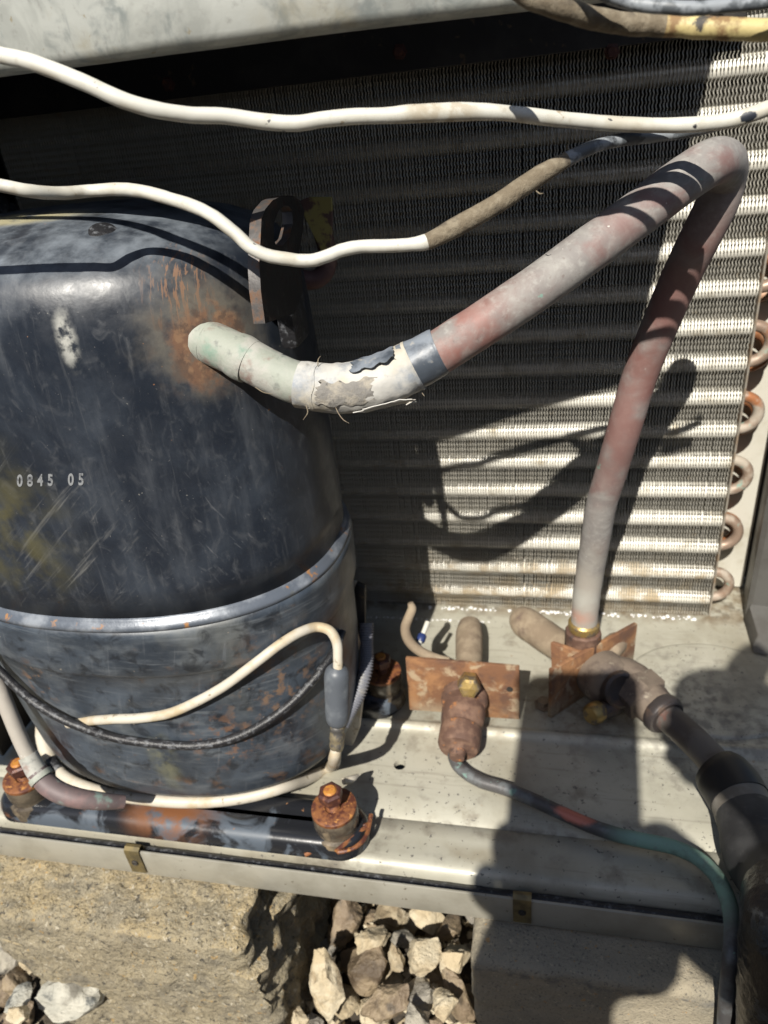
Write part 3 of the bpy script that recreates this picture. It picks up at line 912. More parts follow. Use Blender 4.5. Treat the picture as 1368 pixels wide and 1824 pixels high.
ROCKS = [  # px, py, w, h (photo pixels), z, rotation, material, label
    (579, 1768, 66, 130, -.125, .12, M_rock_y, 'tall pale yellow rock standing beside the broken end of the left block'),
    (612, 1655, 62, 96, -.140, -.2, M_rock_b, 'brown upright stone with a lit yellow flank under the pan'),
    (663, 1685, 72, 46, -.120, .5, M_rock_y, 'wedge shaped yellow rock in the upper middle of the gap'),
    (655, 1737, 80, 100, -.128, -.35, M_rock_b, 'large brown rock with a pale ridge next to the tall pale rock'),
    (705, 1712, 32, 54, -.118, .1, M_rock_y, 'narrow yellow pebble standing in the middle of the gap'),
    (753, 1717, 80, 62, -.116, .75, M_rock_y, 'lens shaped golden rock leaning diagonally in the gap'),
    (815, 1720, 62, 92, -.120, .15, M_rock_y, 'golden rock wedged against the left end of the grey block'),
    (815, 1790, 66, 100, -.128, .5, M_rock_b, 'smooth brown rock low against the grey block'),
    (690, 1795, 110, 60, -.118, .35, M_rock_b, 'long mottled brown rock at the bottom of the gap'),
    (752, 1777, 62, 70, -.122, -.5, M_rock_g, 'wet grey stone below the lens shaped golden rock'),
    (790, 1805, 56, 66, -.112, -.3, M_rock_y, 'pale yellow rock at the bottom beside the smooth brown rock'),
    (738, 1822, 76, 46, -.110, .1, M_rock_g, 'tan stone cut by the bottom of the photo in the gap'),
    (697, 1640, 66, 56, -.140, .3, M_rock_y, 'yellow stone just under the edge of the pan'),
    (762, 1645, 70, 46, -.138, -.2, M_rock_y, 'flat yellow stone under the pan beside the grey block'),
    (725, 1678, 60, 36, -.132, 0, M_rock_g, 'small wet grey stone behind the lens shaped rock'),
    (800, 1655, 70, 56, -.140, .2, M_rock_b, 'dark brown stone in the corner between pan and grey block'),
    (533, 1822, 34, 40, -.130, .2, M_rock_y, 'small pale stone at the foot of the left block'),
    (106, 1800, 150, 86, -.112, .25, M_rock_w, 'big pale grey rock with dark veins in front of the left block'),
    (10, 1700, 66, 90, -.120, .1, M_rock_g, 'greyish brown rock at the left edge beside the left block'),
    (24, 1755, 48, 48, -.128, .4, M_rock_b, 'rounded brown stone below the rock at the left edge'),
    (26, 1787, 56, 50, -.110, -.3, M_rock_w, 'speckled grey rock left of the big pale grey rock'),
    (24, 1818, 46, 40, -.102, .2, M_rock_y, 'small pale wedge of stone in the bottom left corner'),
    (40, 1722, 26, 30, -.128, .8, M_rock_y, 'tiny cream stone against the lower left of the block'),
]
for i, (px, py, w, h, z, rot, mm, lab) in enumerate(ROCKS):
    c = atZ(px, py, z)
    dd = (c - CAM) @ CF
    sx, sy = w / 2 * dd / FPX, h / 2 * dd / FPX
    c = c + CF * min(sx, sy) * .6
    g = rock_geo(c, (sx * 1.06, sy * 1.06, min(sx, sy) * 1.15), 11 + i, rot)
    o = obj('rock', g, mm, loc=c, angle=28)
    tag(o, lab, 'rock', 'rocks round the concrete blocks')
rnd = random.Random(3)
k = 0
spots = []
for _ in range(400):
    x, y = rnd.uniform(-.295, -.178), rnd.uniform(-.33, -.16)
    if all((x - a) ** 2 + (y - b) ** 2 > .021 ** 2 for a, b in spots):
        spots.append((x, y))
for _ in range(200):
    x, y = rnd.uniform(-.52, -.32), rnd.uniform(-.40, -.325)
    if all((x - a) ** 2 + (y - b) ** 2 > .026 ** 2 for a, b in spots):
        spots.append((x, y))
for _ in range(120):
    x, y = rnd.uniform(-.60, -.505), rnd.uniform(-.32, -.2)
    if all((x - a) ** 2 + (y - b) ** 2 > .026 ** 2 for a, b in spots):
        spots.append((x, y))
for x, y in spots:
    s = rnd.uniform(.009, .015)
    c = np.array([x, y, GZ + s * .6 + .004])
    o = obj('rock', rock_geo(c, (s, s * rnd.uniform(.7, 1.2), s * .9), 200 + k, rnd.uniform(0, 3)), rnd.choice([M_rock_y, M_rock_b, M_rock_g, M_rock_b]), loc=c, angle=28)
    zone = 'between the two concrete blocks' if -.30 < x < -.17 else ('in front of the left block' if y < -.325 else 'left of the left block')
    tag(o, 'small stone in the bottom layer ' + zone, 'rock', 'small stones ' + zone)
    k += 1

# fine grit between the stones: one mass of tiny chips
gr = random.Random(21)
V, F = [], []
for _ in range(2600):
    x, y = gr.uniform(-.60, -.17), gr.uniform(-.42, -.15)
    if -.512 < x < -.30 and y > -.306:
        continue
    r = gr.uniform(.0012, .0042)
    c = np.array([x, y, GZ + .012 * mnoise.noise(Vector((x * 14, y * 14, 0))) + r * .5 + gr.random() ** 3 * .02])
    o_ = len(V)
    for k in range(6):
        d = [(1, 0, 0), (-1, 0, 0), (0, 1, 0), (0, -1, 0), (0, 0, 1), (0, 0, -1)][k]
        V.append(c + np.array([d[0] + gr.uniform(-.4, .4), d[1] + gr.uniform(-.4, .4), d[2] * .7 + gr.uniform(-.3, .3)]) * r)
    F += [[o_ + i for i in f] for f in ((0, 2, 4), (2, 1, 4), (1, 3, 4), (3, 0, 4), (2, 0, 5), (1, 2, 5), (3, 1, 5), (0, 3, 5))]
grit = obj('grit', (V, F), M_rock_y, None, smooth=False, loc=(-.24, -.25, GZ))
grit['kind'] = 'stuff'
grit['category'] = 'grit'
grit['label'] = 'fine pale grit between the larger stones'

# ================================================================== base pan
pan = thing('base_pan', 'grey painted sheet metal pan that carries the compressor and coil', 'base pan', (-.25, -.13, 0))
def pan_floor():
    prof = [(.07, 0), (.0, 0), (-.08, 0), (-.136, 0), (-.1385, .0006), (-.1400, .0018), (-.1420, .0024), (-.1440, .0016), (-.1455, .0002), (-.1475, -.0012),
            (-.150, -.0016), (-.160, -.0016), (-.168, -.0016), (-.188, -.0016), (-.200, -.0016), (-.2192, -.0016), (-.2199, -.0024), (-.2206, -.0024), (-.2213, -.0014), (-.232, -.0010),
            (-.240, -.0004), (-.2450, .0004), (-.2490, .0007), (-.2520, 0), (-.2540, -.0018), (-.2552, -.0045), (-.2558, -.009), (-.2558, -.020)]
    hx, hy, hr = -.2300, -.178, .0042
    xs = [-.64, -.5, -.4, -.3, hx - .010, hx + .010, -.18, -.1, 0, .14]
    V, F = [], []
    for y, z in prof:
        for x in xs:
            V.append((x, y, z))
    n = len(xs)
    for j in range(len(prof) - 1):
        for i in range(n - 1):
            if j == 12 and i == 4:
                q = [j * n + i, j * n + i + 1, (j + 1) * n + i + 1, (j + 1) * n + i]
                # ring round the drain hole
                N = 24
                st = len(V)
                zz = -.0016
                y0, y1 = prof[12][0], prof[13][0]
                for k in range(N):
                    a = 2 * math.pi * k / N
                    c, s = math.cos(a), math.sin(a)
                    m_ = max(abs(c) / .010, abs(s) / .010)
                    V.append((hx + c / m_, (y0 + y1) / 2 + s / m_, zz))
                for k in range(N):
                    a = 2 * math.pi * k / N
                    V.append((hx + hr * math.cos(a), hy + hr * math.sin(a), zz))
                for k in range(N):
                    a = 2 * math.pi * k / N
                    V.append((hx + hr * .9 * math.cos(a), hy + hr * .9 * math.sin(a), zz - .004))
                for k in range(N):
                    k2 = (k + 1) % N
                    F.append((st + k, st + k2, st + N + k2, st + N + k))
                    F.append((st + N + k, st + N + k2, st + 2 * N + k2, st + 2 * N + k))
                continue
            F.append((j * n + i, j * n + i + 1, (j + 1) * n + i + 1, (j + 1) * n + i))
    return fix_normals((V, F))
obj('pan_floor', pan_floor(), M_pan, pan, angle=60)
def emboss():
    c = (-.012, -.085)
    V, F = [], []
    N = 64
    for r, z in ((.060, .0002), (.0585, .0013), (.056, .0016), (.0001, .0016)):
        for k in range(N):
            a = 2 * math.pi * k / N
            V.append((c[0] + r * math.cos(a), c[1] + r * .82 * math.sin(a), z))
    for i in range(3):
        for k in range(N):
            k2 = (k + 1) % N
            F.append((i * N + k, i * N + k2, (i + 1) * N + k2, (i + 1) * N + k))
    return V, F
obj('embossed_disc', emboss(), M_pan, pan, angle=60)
obj('groove_strip', tube([(-.64, -.2596, -.0090), (-.40, -.2597, -.0086), (-.25, -.2596, -.0090), (-.1, -.2597, -.0087), (.14, -.2596, -.0090)], .0037, 14, 24, bump=.0003, bscale=90), M_blackc, pan)  # black strip filling the groove behind the front rail
rl = obj('front_rail', bevelled(box(-.64, .14, -.2655, -.2638, -.0245, -.0012), .0005, 2), M_rail, pan)
obj('rail_flange', box(-.64, .14, -.2637, -.235, -.0243, -.0231), M_rail, pan)
def clip(px):
    c = atY(px, 0, -.266)
    p = [(-.0058, .0028), (.0058, .0028)]
    prof = [(-.2612, -.0070), (-.2612, .0004), (-.2618, .0014), (-.2640, .0018), (-.2664, .0006), (-.2668, -.0012), (-.2668, -.0195), (-.2672, -.0205)]
    V, F = [], []
    for x in (-.0052, .0052):
        for y, z in prof:
            V.append((c[0] + x, y, z))
        for y, z in prof:
            V.append((c[0] + x, y + (.0008 if y > -.263 else .0008), z - .0008 if z > 0 else z))
    n = len(prof)
    for i in range(n - 1):
        F += [(i, i + 1, 2 * n + i + 1, 2 * n + i), (n + i, 3 * n + i, 3 * n + i + 1, n + i + 1)]
        F += [(i, n + i, n + i + 1, i + 1), (2 * n + i, 2 * n + i + 1, 3 * n + i + 1, 3 * n + i)]
    return fix_normals((V, F)), c[0]
for px, py in ((236, 1525), (930, 1625)):
    # x from the photo at the rail plane
    xc = atY(px, py, -.2668)[0]
    def clipg(xc):
        g, c0 = clip(px)
        return ([(v[0] - c0 + xc, v[1], v[2]) for v in g[0]], g[1])
    sc_ = obj('spring_clip', clipg(xc), M_brass, pan, smooth=False)
    obj('clip_screw', lathe((xc, -.2668, -.0105), (0, -1, 0), [(.0022, 0), (.0022, .0008), (.0016, .0012), (.0008, .0006), (0, .0005)], 16), M_dark, sc_)

# ================================================================== cabinet
cab = thing('cabinet', 'dark steel condenser cabinet with cream inner sheet behind the coil', 'cabinet', (-.25, .05, 0))
obj('back_panel', box(-.66, .14, .058, .060, -.02, .75), M_dark, cab, smooth=False)
obj('side_panel', box(-.532, -.530, -.204, .057, 0.0005, .74), M_dark, cab, smooth=False)
obj('top_deck', box(-.66, .14, -.22, .057, .745, .750), M_dark, cab, smooth=False)
obj('inner_sheet', box(.0015, .034, .040, .0412, .002, .60), M_cream, cab, smooth=False)
def post():
    # angled corner post: cheek facing the coil, then a flange toward the front
    prof = [(.036, .041), (.034, .030), (.029, .006), (.027, -.004), (.030, -.007), (.060, -.012), (.100, -.014)]
    V, F = [], []
    for x, y in prof:
        for z in (.001, .60):
            V.append((x, y, z))
    for x, y in prof:
        for z in (.001, .60):
            V.append((x + .001, y + .0012, z))
    n = len(prof) * 2
    for i in range(len(prof) - 1):
        a = 2 * i
        F += [(a, a + 2, a + 3, a + 1), (n + a, n + a + 1, n + a + 3, n + a + 2), (a + 1, a + 3, n + a + 3, n + a + 1), (a, n + a, n + a + 2, a + 2)]
    return fix_normals((V, F))
obj('corner_post', post(), M_post, cab, angle=20)
def post_foot():
    V = [(.026, -.004, .0015), (.024, -.045, .0012), (.060, -.055, .0012), (.100, -.02, .0015), (.028, -.006, .020), (.033, -.030, .006), (.070, -.030, .006), (.100, -.014, .02)]
    F = [(0, 1, 5, 4), (1, 2, 6, 5), (2, 3, 7, 6), (4, 5, 6, 7), (0, 4, 7, 3), (0, 3, 2, 1)]
    return bevelled((V, F), .002, 2)
obj('post_foot', post_foot(), M_post, cab)

# upper front panel (galvanised): lower edge traced at its real plane, sheet goes on upward and round the right end
gp = thing('control_box', 'weathered galvanised control box front with a rust spot at the top', 'control box', (-.25, -.25, .424))
e2 = atY(1095, -6, -.2175)
def edge_pt(x, y):
    """height of the sheet's lower edge over ground position x, y"""
    for z in np.arange(.405, .46, .0002):
        d = np.array([x, y, z]) - CAM
        k = d @ CF
        px, py = 684 + FPX * (d @ CR) / k, 912 - FPX * (d @ CU) / k
        line = np.interp(px, [-3000, 0, 684, 954, 1095, 1500], [540, 132, 42, 14, -4, -50])
        if py < line:
            return z
    return .424
def galv():
    ctrl = [(-.90, -.205), (-.60, -.222), (-.44, -.232), (-.365, -.2385), (-.318, -.2465), (-.285, -.256), (-.262, -.2615), (-.235, -.2545), (-.202, -.244), (-.150, -.2275), (-.1055, -.2150)]
    xy = catmull([np.array([a, b, 0.]) for a, b in ctrl], 5)
    low = [np.array([p[0], p[1], edge_pt(p[0], p[1])]) for p in xy]
    zz = np.array([p[2] for p in low])
    for p, z in zip(low, np.convolve(np.pad(zz, 3, mode='edge'), np.ones(7) / 7, 'valid')):
        p[2] = z
    # right end leans outward going up
    V, F = [], []
    rows = [(0.020, .0), (0.010, 0.0), (.003, .0002), (.0008, .0012), (0., .0035), (0., .012), (0., .10), (0., .30)]
    n = len(low)
    d = low[-1] - low[-8]
    d = d / np.linalg.norm(d)
    nrm = np.array([.2, -1., 0])
    nrm /= np.linalg.norm(nrm)
    for back, h in rows:
        for i, p in enumerate(low):
            t = i / (n - 1)
            slant = .21 * h * max(0, t - .85) / .15
            q = p - nrm * back * 1.0 + np.array([0, 0, h]) + d * slant
            V.append(q)
    for j in range(len(rows) - 1):
        for i in range(n - 1):
            F.append((j * n + i, j * n + i + 1, (j + 1) * n + i + 1, (j + 1) * n + i))
    # right end cheek
    return fix_normals((V, F))
obj('front_sheet', galv(), M_galv, gp, angle=60)

obj('left_shade_box', bevelled(box(-.640, -.516, -.268, -.252, .055, .418), .002, 1), M_dark, gp)  # unseen box added at far left to shade the pan beside the compressor

# ================================================================== condenser coil
coil = thing('condenser_coil', 'aluminium fin condenser coil with copper return bends on its right end', 'condenser coil', (-.26, .02, 0))
ZR, PITCH = .014, .0254
XL, XR, ZT = -.515, 0.0, .425
def fins():
    seg = 4
    per = PITCH / 6
    zs = np.arange(0.0015, ZT, per / seg)
    nz = len(zs)
    ph = 2 * math.pi * zs / per
    dx0 = .00036 * np.sin(ph)
    xs = np.arange(XL, XR - .001, .00208)
    V, F = [], []
    fl = []
    rr = np.random.default_rng(5)
    for x in xs:
        lean = .00012 * rr.normal() * np.sin(zs * 20 + rr.uniform(0, 6)) + .00005 * rr.normal()
        dy = .0003 * np.cos(ph) + .0001 * rr.normal()
        o = len(V)
        dz = (zs - ZR + PITCH / 2) % PITCH - PITCH / 2
        hem = .00078 - .00040 * np.exp(-(dz / .0062) ** 2) + .00005 * rr.normal()
        for z, a, b, c, e in zip(zs, dx0, lean, dy, hem):
            V.append((x + a + b - e, y_ + c + .0001, z)) if (y_ := -.0002) else None
        for y, am in ((0., 1.), (.006, .4), (.042, .4)):
            for z, a, b, c in zip(zs, dx0, lean, dy):
                V.append((x + a * am + b, y + (c if y == 0 else 0), z))
        for k in range(3):
            for i in range(nz - 1):
                F.append((o + k * nz + i, o + k * nz + i + 1, o + (k + 1) * nz + i + 1, o + (k + 1) * nz + i))
    return V, F
fo = obj('fins', fins(), M_fin, coil, angle=0)
fo['kind'] = 'stuff'
nrow = int((ZT - ZR) / PITCH) + 1
cyl = None
for row, (yy, dz, nn) in enumerate(((.0084, 0, nrow), (.0325, PITCH / 2, nrow - 1))):
    for k in range(nn):
        z = ZR + k * PITCH + dz
        if cyl is None:
            cyl = obj('coil_tube', tube([(XL, yy, z), (XR, yy, z)], .0066, 18, 1), M_collar, coil, loc=(-.25, yy, z))
        else:
            c = cyl.copy()
            COL.objects.link(c)
            c.parent = coil
            c.location = Vector((-.25, yy, z)) - Vector(coil.location)
obj('end_plate', box(.0002, .0014, -.0012, .044, .0005, ZT), M_plate, coil, smooth=False)
obj('end_plate', box(XL - .0016, XL - .0004, -.0012, .044, .0005, ZT), M_dark, coil, smooth=False)
def bend(z0, z1, yy, r=.0040, out=.0018):
    zc, h = (z0 + z1) / 2, (z1 - z0) / 2
    P = [(.0015, yy, z0), (out, yy, z0)] + [(out + h * math.sin(a), yy, zc - h * math.cos(a)) for a in np.linspace(.25, math.pi - .25, 9)] + [(out, yy, z1), (.0015, yy, z1)]
    return tube(P, r, 14, 3)
for k in range(0, nrow - 1, 2):
    obj('return_bend', bend(ZR + k * PITCH, ZR + (k + 1) * PITCH, .0084), M_bend, coil)
for k in range(1, nrow - 2, 2):
    obj('return_bend', bend(ZR + k * PITCH + PITCH / 2, ZR + (k + 1) * PITCH + PITCH / 2, .0325, .0041, .0075), M_bend2, coil)
# top channel over the coil face
ch = obj('top_channel', bevelled(box(XL - .03, .032, -.006, .044, .4265, .470), .002, 2), M_dark, coil)
obj('channel_lip', bevelled(box(XL - .03, -.030, -.0090, -.0065, .412, .462), .0006, 1), M_dark, ch)
for px in (712, 1090, 300):
    p = atY(px, 92 if px > 400 else 150, -.0092)
    obj('channel_screw', lathe((p[0], -.0090, p[2]), (0, -1, 0), [(.0045, 0), (.0045, .0006), (.003, .0008), (.0028, .0035), (0, .0036)], 6), M_nut, ch)

# ================================================================== compressor
comp = thing('compressor', 'scuffed black oval compressor shell with seam ledge and stamped number', 'compressor', (SXC, SYC, .003))
obj('upper_shell', shell_geo(.182, .3705), M_shell, comp, angle=0)
obj('lower_shell', shell_geo(.024, .1755), M_lower, comp, angle=0)
obj('seam_ledge', shell_geo(.1755, .182), M_seam, comp, angle=0)
# foot plate
def rrect(x0, x1, y0, y1, r, n=8):
    out = []
    for cx, cy, a0 in ((x1 - r, y1 - r, 0), (x0 + r, y1 - r, 90), (x0 + r, y0 + r, 180), (x1 - r, y0 + r, 270)):
        for k in range(n + 1):
            a = math.radians(a0 + 90 * k / n)
            out.append((cx + r * math.cos(a), cy + r * math.sin(a)))
    return out
def foot(ya, yb):
    rings = [(0, .0028), (0.0003, .0085), (.0016, .0125), (.0045, .0150), (.0085, .0158), (.012, .0152), (.0155, .0150)]
    V, F = [], []
    for ins, z in rings:
        pts = rrect(-.4985 + ins, -.2380 - ins, ya + ins, yb - ins, max(.0165 - ins, .004))
        V += [(x, y, z) for x, y in pts]
    n = len(pts)
    for i in range(len(rings) - 1):
        for k in range(n):
            k2 = (k + 1) % n
            F.append((i * n + k, i * n + k2, (i + 1) * n + k2, (i + 1) * n + k))
    F.append(tuple((len(rings) - 1) * n + k for k in range(n)))
    return V, F
obj('foot_plate', foot(-.2575, -.2215), M_foot, comp)
obj('foot_plate', foot(-.1420, -.1060), M_foot, comp)
# rusty cut edge at the right front ear
ear = [(x, y, .0135) for x, y in rrect(-.4985, -.2372, -.2583, -.2205, .0165)]
ear = [p for p in ear if p[0] > -.262 and p[1] < -.236]
ear = [(-.2745, -.2583, .006)] + ear + [(-.2372, -.232, .0155)]
obj('ear_edge', tube(ear, .0014, 8, 2, bump=.0002, bscale=600), M_steel_bolt, comp)
# lifting lug (plate in the y-z plane)
def lug():
    x0, t = -.2470, .0048
    p = lambda px, py: atX_(px, py, x0)
    def atX_(px, py, X):
        r = ray(px, py)
        return CAM + r * ((X - CAM[0]) / r[0])
    pts = [(452, 577), (444, 520), (441, 470), (445, 392), (452, 374), (466, 358), (484, 350), (503, 350), (516, 358), (524, 376), (522, 410), (515, 450), (522, 520), (505, 560)]
    pts = [p(*q) for q in pts]
    yz = [(q[1], q[2]) for q in pts]
    hc = p(486, 408)
    hp = [p(486, 368), p(475, 380), p(468, 400), p(468, 428), p(473, 440), p(484, 440), p(496, 425), p(503, 400), p(502, 378), p(495, 368)]
    hole = [(q[1], q[2]) for q in hp]
    bm = bmesh.new()
    def loop(L, x):
        vs = [bm.verts.new((x, a, b)) for a, b in L]
        return vs, [bm.edges.new((vs[i], vs[(i + 1) % len(vs)])) for i in range(len(vs))]
    allv = []
    for x in (x0, x0 + t):
        v1, e1_ = loop(yz, x)
        v2, e2_ = loop(hole, x)
        bmesh.ops.triangle_fill(bm, edges=e1_ + e2_, use_beauty=True)
        allv.append((v1, v2))
    for k in range(2):
        A, Bv = allv[0][k], allv[1][k]
        for i in range(len(A)):
            j = (i + 1) % len(A)
            bm.faces.new((A[i], A[j], Bv[j], Bv[i]))
    bmesh.ops.recalc_face_normals(bm, faces=bm.faces)
    bm.verts.index_update()
    fs = [[v.index for v in f.verts] for f in bm.faces]
    mi = [0 if abs(f.normal.x) > .8 else 1 for f in bm.faces]
    g = ([tuple(v.co) for v in bm.verts], fs, mi)
    bm.free()
    return g
obj('lug_shade_block', bevelled(box(-.2555, -.2465, -.200, -.178, .305, .352), .003, 2), M_blackc, comp)  # block added behind the lug to fill out its shadow on the coil
obj('lifting_lug', lug(), [M_lug, M_lugedge], comp, angle=30)
# stamped number: six raised digits wrapped on the shell
def digit(ch, px, py, hpx):
    cu = bpy.data.curves.new('digit', 'FONT')
    cu.body = ch
    cu.size = 1
    cu.extrude = .02
    cu.offset = .022
    cu.bevel_depth = .012
    to = bpy.data.objects.new('digit', cu)
    COL.objects.link(to)
    dg = bpy.context.evaluated_depsgraph_get()
    me = to.evaluated_get(dg).to_mesh()
    vs = [tuple(v.co) for v in me.vertices]
    fs = [tuple(p.vertices) for p in me.polygons]
    to.evaluated_get(dg).to_mesh_clear()
    bpy.data.objects.remove(to)
    bpy.data.curves.remove(cu)
    V = []
    for x, y, z in vs:
        q = shell_hit(px + x * hpx * 1.30 * .72, py - y * hpx * 1.30, max(z, -.01) * .004 + .00008)
        V.append(q)
    return V, fs
for i, ch in enumerate('0845 05'):
    if ch != ' ':
        obj('stamped_digit', digit(ch, 30 + i * 18.2, 866 - .4 * i, 22), M_digit, comp, angle=30)
pg = shell_hit(183, 412)
nrm_ = np.array([(pg[0] - SXC) * .6, (pg[1] - SYC) * .9, .09])
obj('plug', lathe(pg - nrm_ / np.linalg.norm(nrm_) * .001, nrm_, [(.0062, 0), (.0060, .0012), (.0045, .0018), (0, .0020)], 20), M_blackc, comp)
# terminal cover and rusty strap on the right flank
for name, quad, y, mm in (('terminal_cover', [(596, 1290), (625, 1222), (648, 1236), (640, 1300), (612, 1370), (600, 1345)], -.165, M_heater),
                          ('strap', [(607, 1110), (622, 1085), (640, 1150), (636, 1190), (618, 1200)], -.152, M_bracket),
                          ('heater_shield', [(618, 1090), (634, 1040), (650, 1048), (650, 1125), (640, 1150)], -.135, M_dark)):
    pts = [atY(a, b, y) for a, b in quad]
    obj(name, bevelled(extrude_poly(pts, (.0, .005, 0)), .0012, 2), mm, comp)

# mounting bolts
def bolt(c, tall, lab):
    t = thing('mounting_bolt', lab, 'bolt', c, 'rusty bolts that hold the compressor feet')
    x, y, z = c
    lean = (random.uniform(-.05, .05), random.uniform(-.05, .05), 1)
    obj('grommet', lathe(c, (0, 0, 1), [(.0155, .001), (.0162, .004), (.0162, .0105), (.0155, .013), (.0135, .0140), (.0135, .0165), (.0143, .0185), (.0143, .0255), (.0134, .0275), (0, .0275)], 28), M_grom, t)
    obj('washer', lathe((x, y, z + .0277), lean, [(.0138, 0), (.0142, .0008), (.0140, .0024), (.0126, .0031), (.0056, .0030), (.0052, .0020), (0, .002)], 28), M_steel_bolt, t)
    obj('shank', lathe((x, y, z + .028), lean, [(.0040, 0)] + [(.0040 + (.0004 if k % 2 else 0), .0006 * k) for k in range(1, int(tall / .0006))] + [(.0040, tall)], 16), M_steel_bolt, t)
    zt = z + .028 + tall
    obj('nut', lathe((x + lean[0] * tall, y + lean[1] * tall, zt - .003), lean, [(.0058, 0), (.0074, .0008), (.0076, .0068), (.0060, .0078), (.0042, .0078)], 6), M_nut, t, smooth=False)
    obj('bolt_tip', lathe((x + lean[0] * tall, y + lean[1] * tall, zt + .0035), lean, [(.0041, 0), (.0041, .0016), (.0032, .0026), (0, .0028)], 16), M_tip, t)
pR = atZ(606, 1492, .001)
bolt((pR[0], pR[1], .001), .0125, 'rusty bolt with washer and mud coloured rubber grommet at the front right compressor foot')
pL = atZ(70, 1434, .001)
bolt((pL[0], pL[1], .001), .0105, 'rusty bolt behind the copper pipe at the front left compressor foot')
pB = atZ(688, 1247, .001)
bolt((pB[0], pB[1], .001), .0110, 'shaded rusty bolt behind the compressor next to the grey conduit')

# ================================================================== suction pipe
suc = thing('suction_pipe', 'thick weathered copper pipe from compressor up over a bend and down to the valve', 'copper pipe', (-.106, -.088, .055))
R0 = .0094
body = [(745, 650, .3115), (775, 632, .310), (860, 577, .306), (960, 510, .302), (1060, 437, .300), (1150, 371, .299), (1215, 322, .299), (1258, 294, .3015), (1281, 287, .308), (1291, 296, .317),
        (1289, 322, .326), (1276, 365, .333), (1246, 425, .344), (1212, 495, .362), (1175, 580, .381), (1143, 660, .399), (1110, 770, .421), (1089, 840, .442), (1071, 900, .462), (1060, 965, .484), (1050, 1025, .506), (1043, 1078, .522), (1040, 1112, .532)]
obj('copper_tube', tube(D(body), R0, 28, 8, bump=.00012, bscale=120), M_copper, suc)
stub = [(372, 609, .325), (400, 622, .322), (440, 640, .3195), (480, 661, .319), (520, 679, .318), (560, 688, .317)]
sp = D(stub)
obj('stub', tube(sp, [.0098, .0096, .0094, .0093, .0093, .0093], 28, 8, bump=.00012, bscale=150), M_patina, suc)
obj('joint_collar', tube(D([(418, 630, .3207), (432, 637.5, .3200), (446, 645, .3195)]), [.0098, .0103, .0099], 28, 4), M_patina, suc)
obj('weld_ring', tube(D([(350, 601, .327), (366, 607, .3255), (376, 611, .3245)]), [.0106, .0102, .0098], 28, 4, bump=.0003, bscale=300), M_patina, suc)
tp = [(532, 684, .3178), (560, 689, .317), (600, 692, .3165), (640, 688, .3155), (680, 676, .3145), (715, 662, .3130), (738, 650, .3118)]
TP = D(tp)
obj('tape_wrap', tube(TP, [.0100, .0103, .0106, .0110, .0112, .0110, .0106], 48, 10, bump=.00050, bscale=170), M_tape, suc)
obj('tape_end', tube(D([(722, 657, .3126), (750, 644, .3114), (778, 628, .3098), (784, 625, .3094)]), [.0106, .0104, .0101, .0098], 40, 8, bump=.00022, bscale=200), M_tape_dark, suc)
obj('tape_edge', tube(D([(733, 652.5, .3121), (738, 650, .3118)]), [.0111, .0110], 40, 3, bump=.0003, bscale=240), M_tape, suc)

def surf(P, r, u, v, lift=0.):
    """point on a tube surface: u along polyline 0..1, v angle (0 = toward the camera, +90 = picture up)"""
    n = len(P) - 1
    s = u * n
    i = min(int(s), n - 1)
    c = P[i] + (P[i + 1] - P[i]) * (s - i)
    t = P[min(i + 1, n)] - P[max(i - (0 if s - i > .3 else 1), 0)]
    t = t / np.linalg.norm(t)
    tc = CAM - c
    tc = tc - t * (tc @ t)
    tc /= np.linalg.norm(tc)
    up = np.cross(t, tc)
    up = up if up @ CU > 0 else -up
    a = math.radians(v)
    return c + (tc * math.cos(a) + up * math.sin(a)) * (r + lift)
def patch(P, r, us, vs, lift, nu=14, nv=8, th=.0004, ragged=.05, seed=0, curl=None):
    V, F = [], []
    rnd = random.Random(seed)
    for side in (0, 1):
        for j in range(nv + 1):
            for i in range(nu + 1):
                a, b = i / nu, j / nv
                ju = ragged * (us[1] - us[0]) * mnoise.noise(Vector((b * 5 + seed, seed, 0))) if i in (0, nu) else 0
                jv = ragged * (vs[1] - vs[0]) * mnoise.noise(Vector((a * 6 + seed, 3, seed))) if j in (0, nv) else 0
                l = lift + (curl(a, b) if curl else 0) + .0002 * mnoise.noise(Vector((a * 5, b * 5, seed)))
                V.append(surf(P, r, us[0] + (us[1] - us[0]) * a + ju, vs[0] + (vs[1] - vs[0]) * b + jv, l - side * th))
    W = nu + 1
    n = W * (nv + 1)
    for j in range(nv):
        for i in range(nu):
            q = (j * W + i, j * W + i + 1, (j + 1) * W + i + 1, (j + 1) * W + i)
            F.append(q)
            F.append(tuple(n + k for k in q[::-1]))
    edge = [i for i in range(nu)] + [nu + W * j for j in range(nv)] + [n - 1 - i for i in range(nu)] + [W * (nv - j) for j in range(nv)]
    for a, b in zip(edge, edge[1:] + edge[:1]):
        F.append((a, b, n + b, n + a))
    return fix_normals((V, F))
rt = .0111
obj('peeled_tape', patch(TP, rt, (.48, .86), (28, 72), .0006, 18, 8, seed=2, ragged=.16, curl=lambda a, b: .0026 * (1 - b) ** 2 * (.4 + a * .6)), M_tape_dark, suc)
obj('tape_crust', patch(TP, rt - .0002, (.22, .60), (-42, 12), .0004, 20, 12, seed=5, ragged=.22), M_tape_grime, suc)
obj('peeled_tape', patch(TP, rt, (.50, .84), (-78, -56), .0008, 16, 6, seed=8, ragged=.3, curl=lambda a, b: .0030 * a ** 3), M_tape, suc)
obj('tape_edge', patch(TP, rt - .0006, (.60, .625), (-60, 70), .0006, 4, 24, seed=4, ragged=.8), M_tape, suc)
obj('tape_edge', patch(TP, rt - .0012, (.165, .19), (-80, 88), .0008, 4, 24, seed=14, ragged=.9), M_tape, suc)
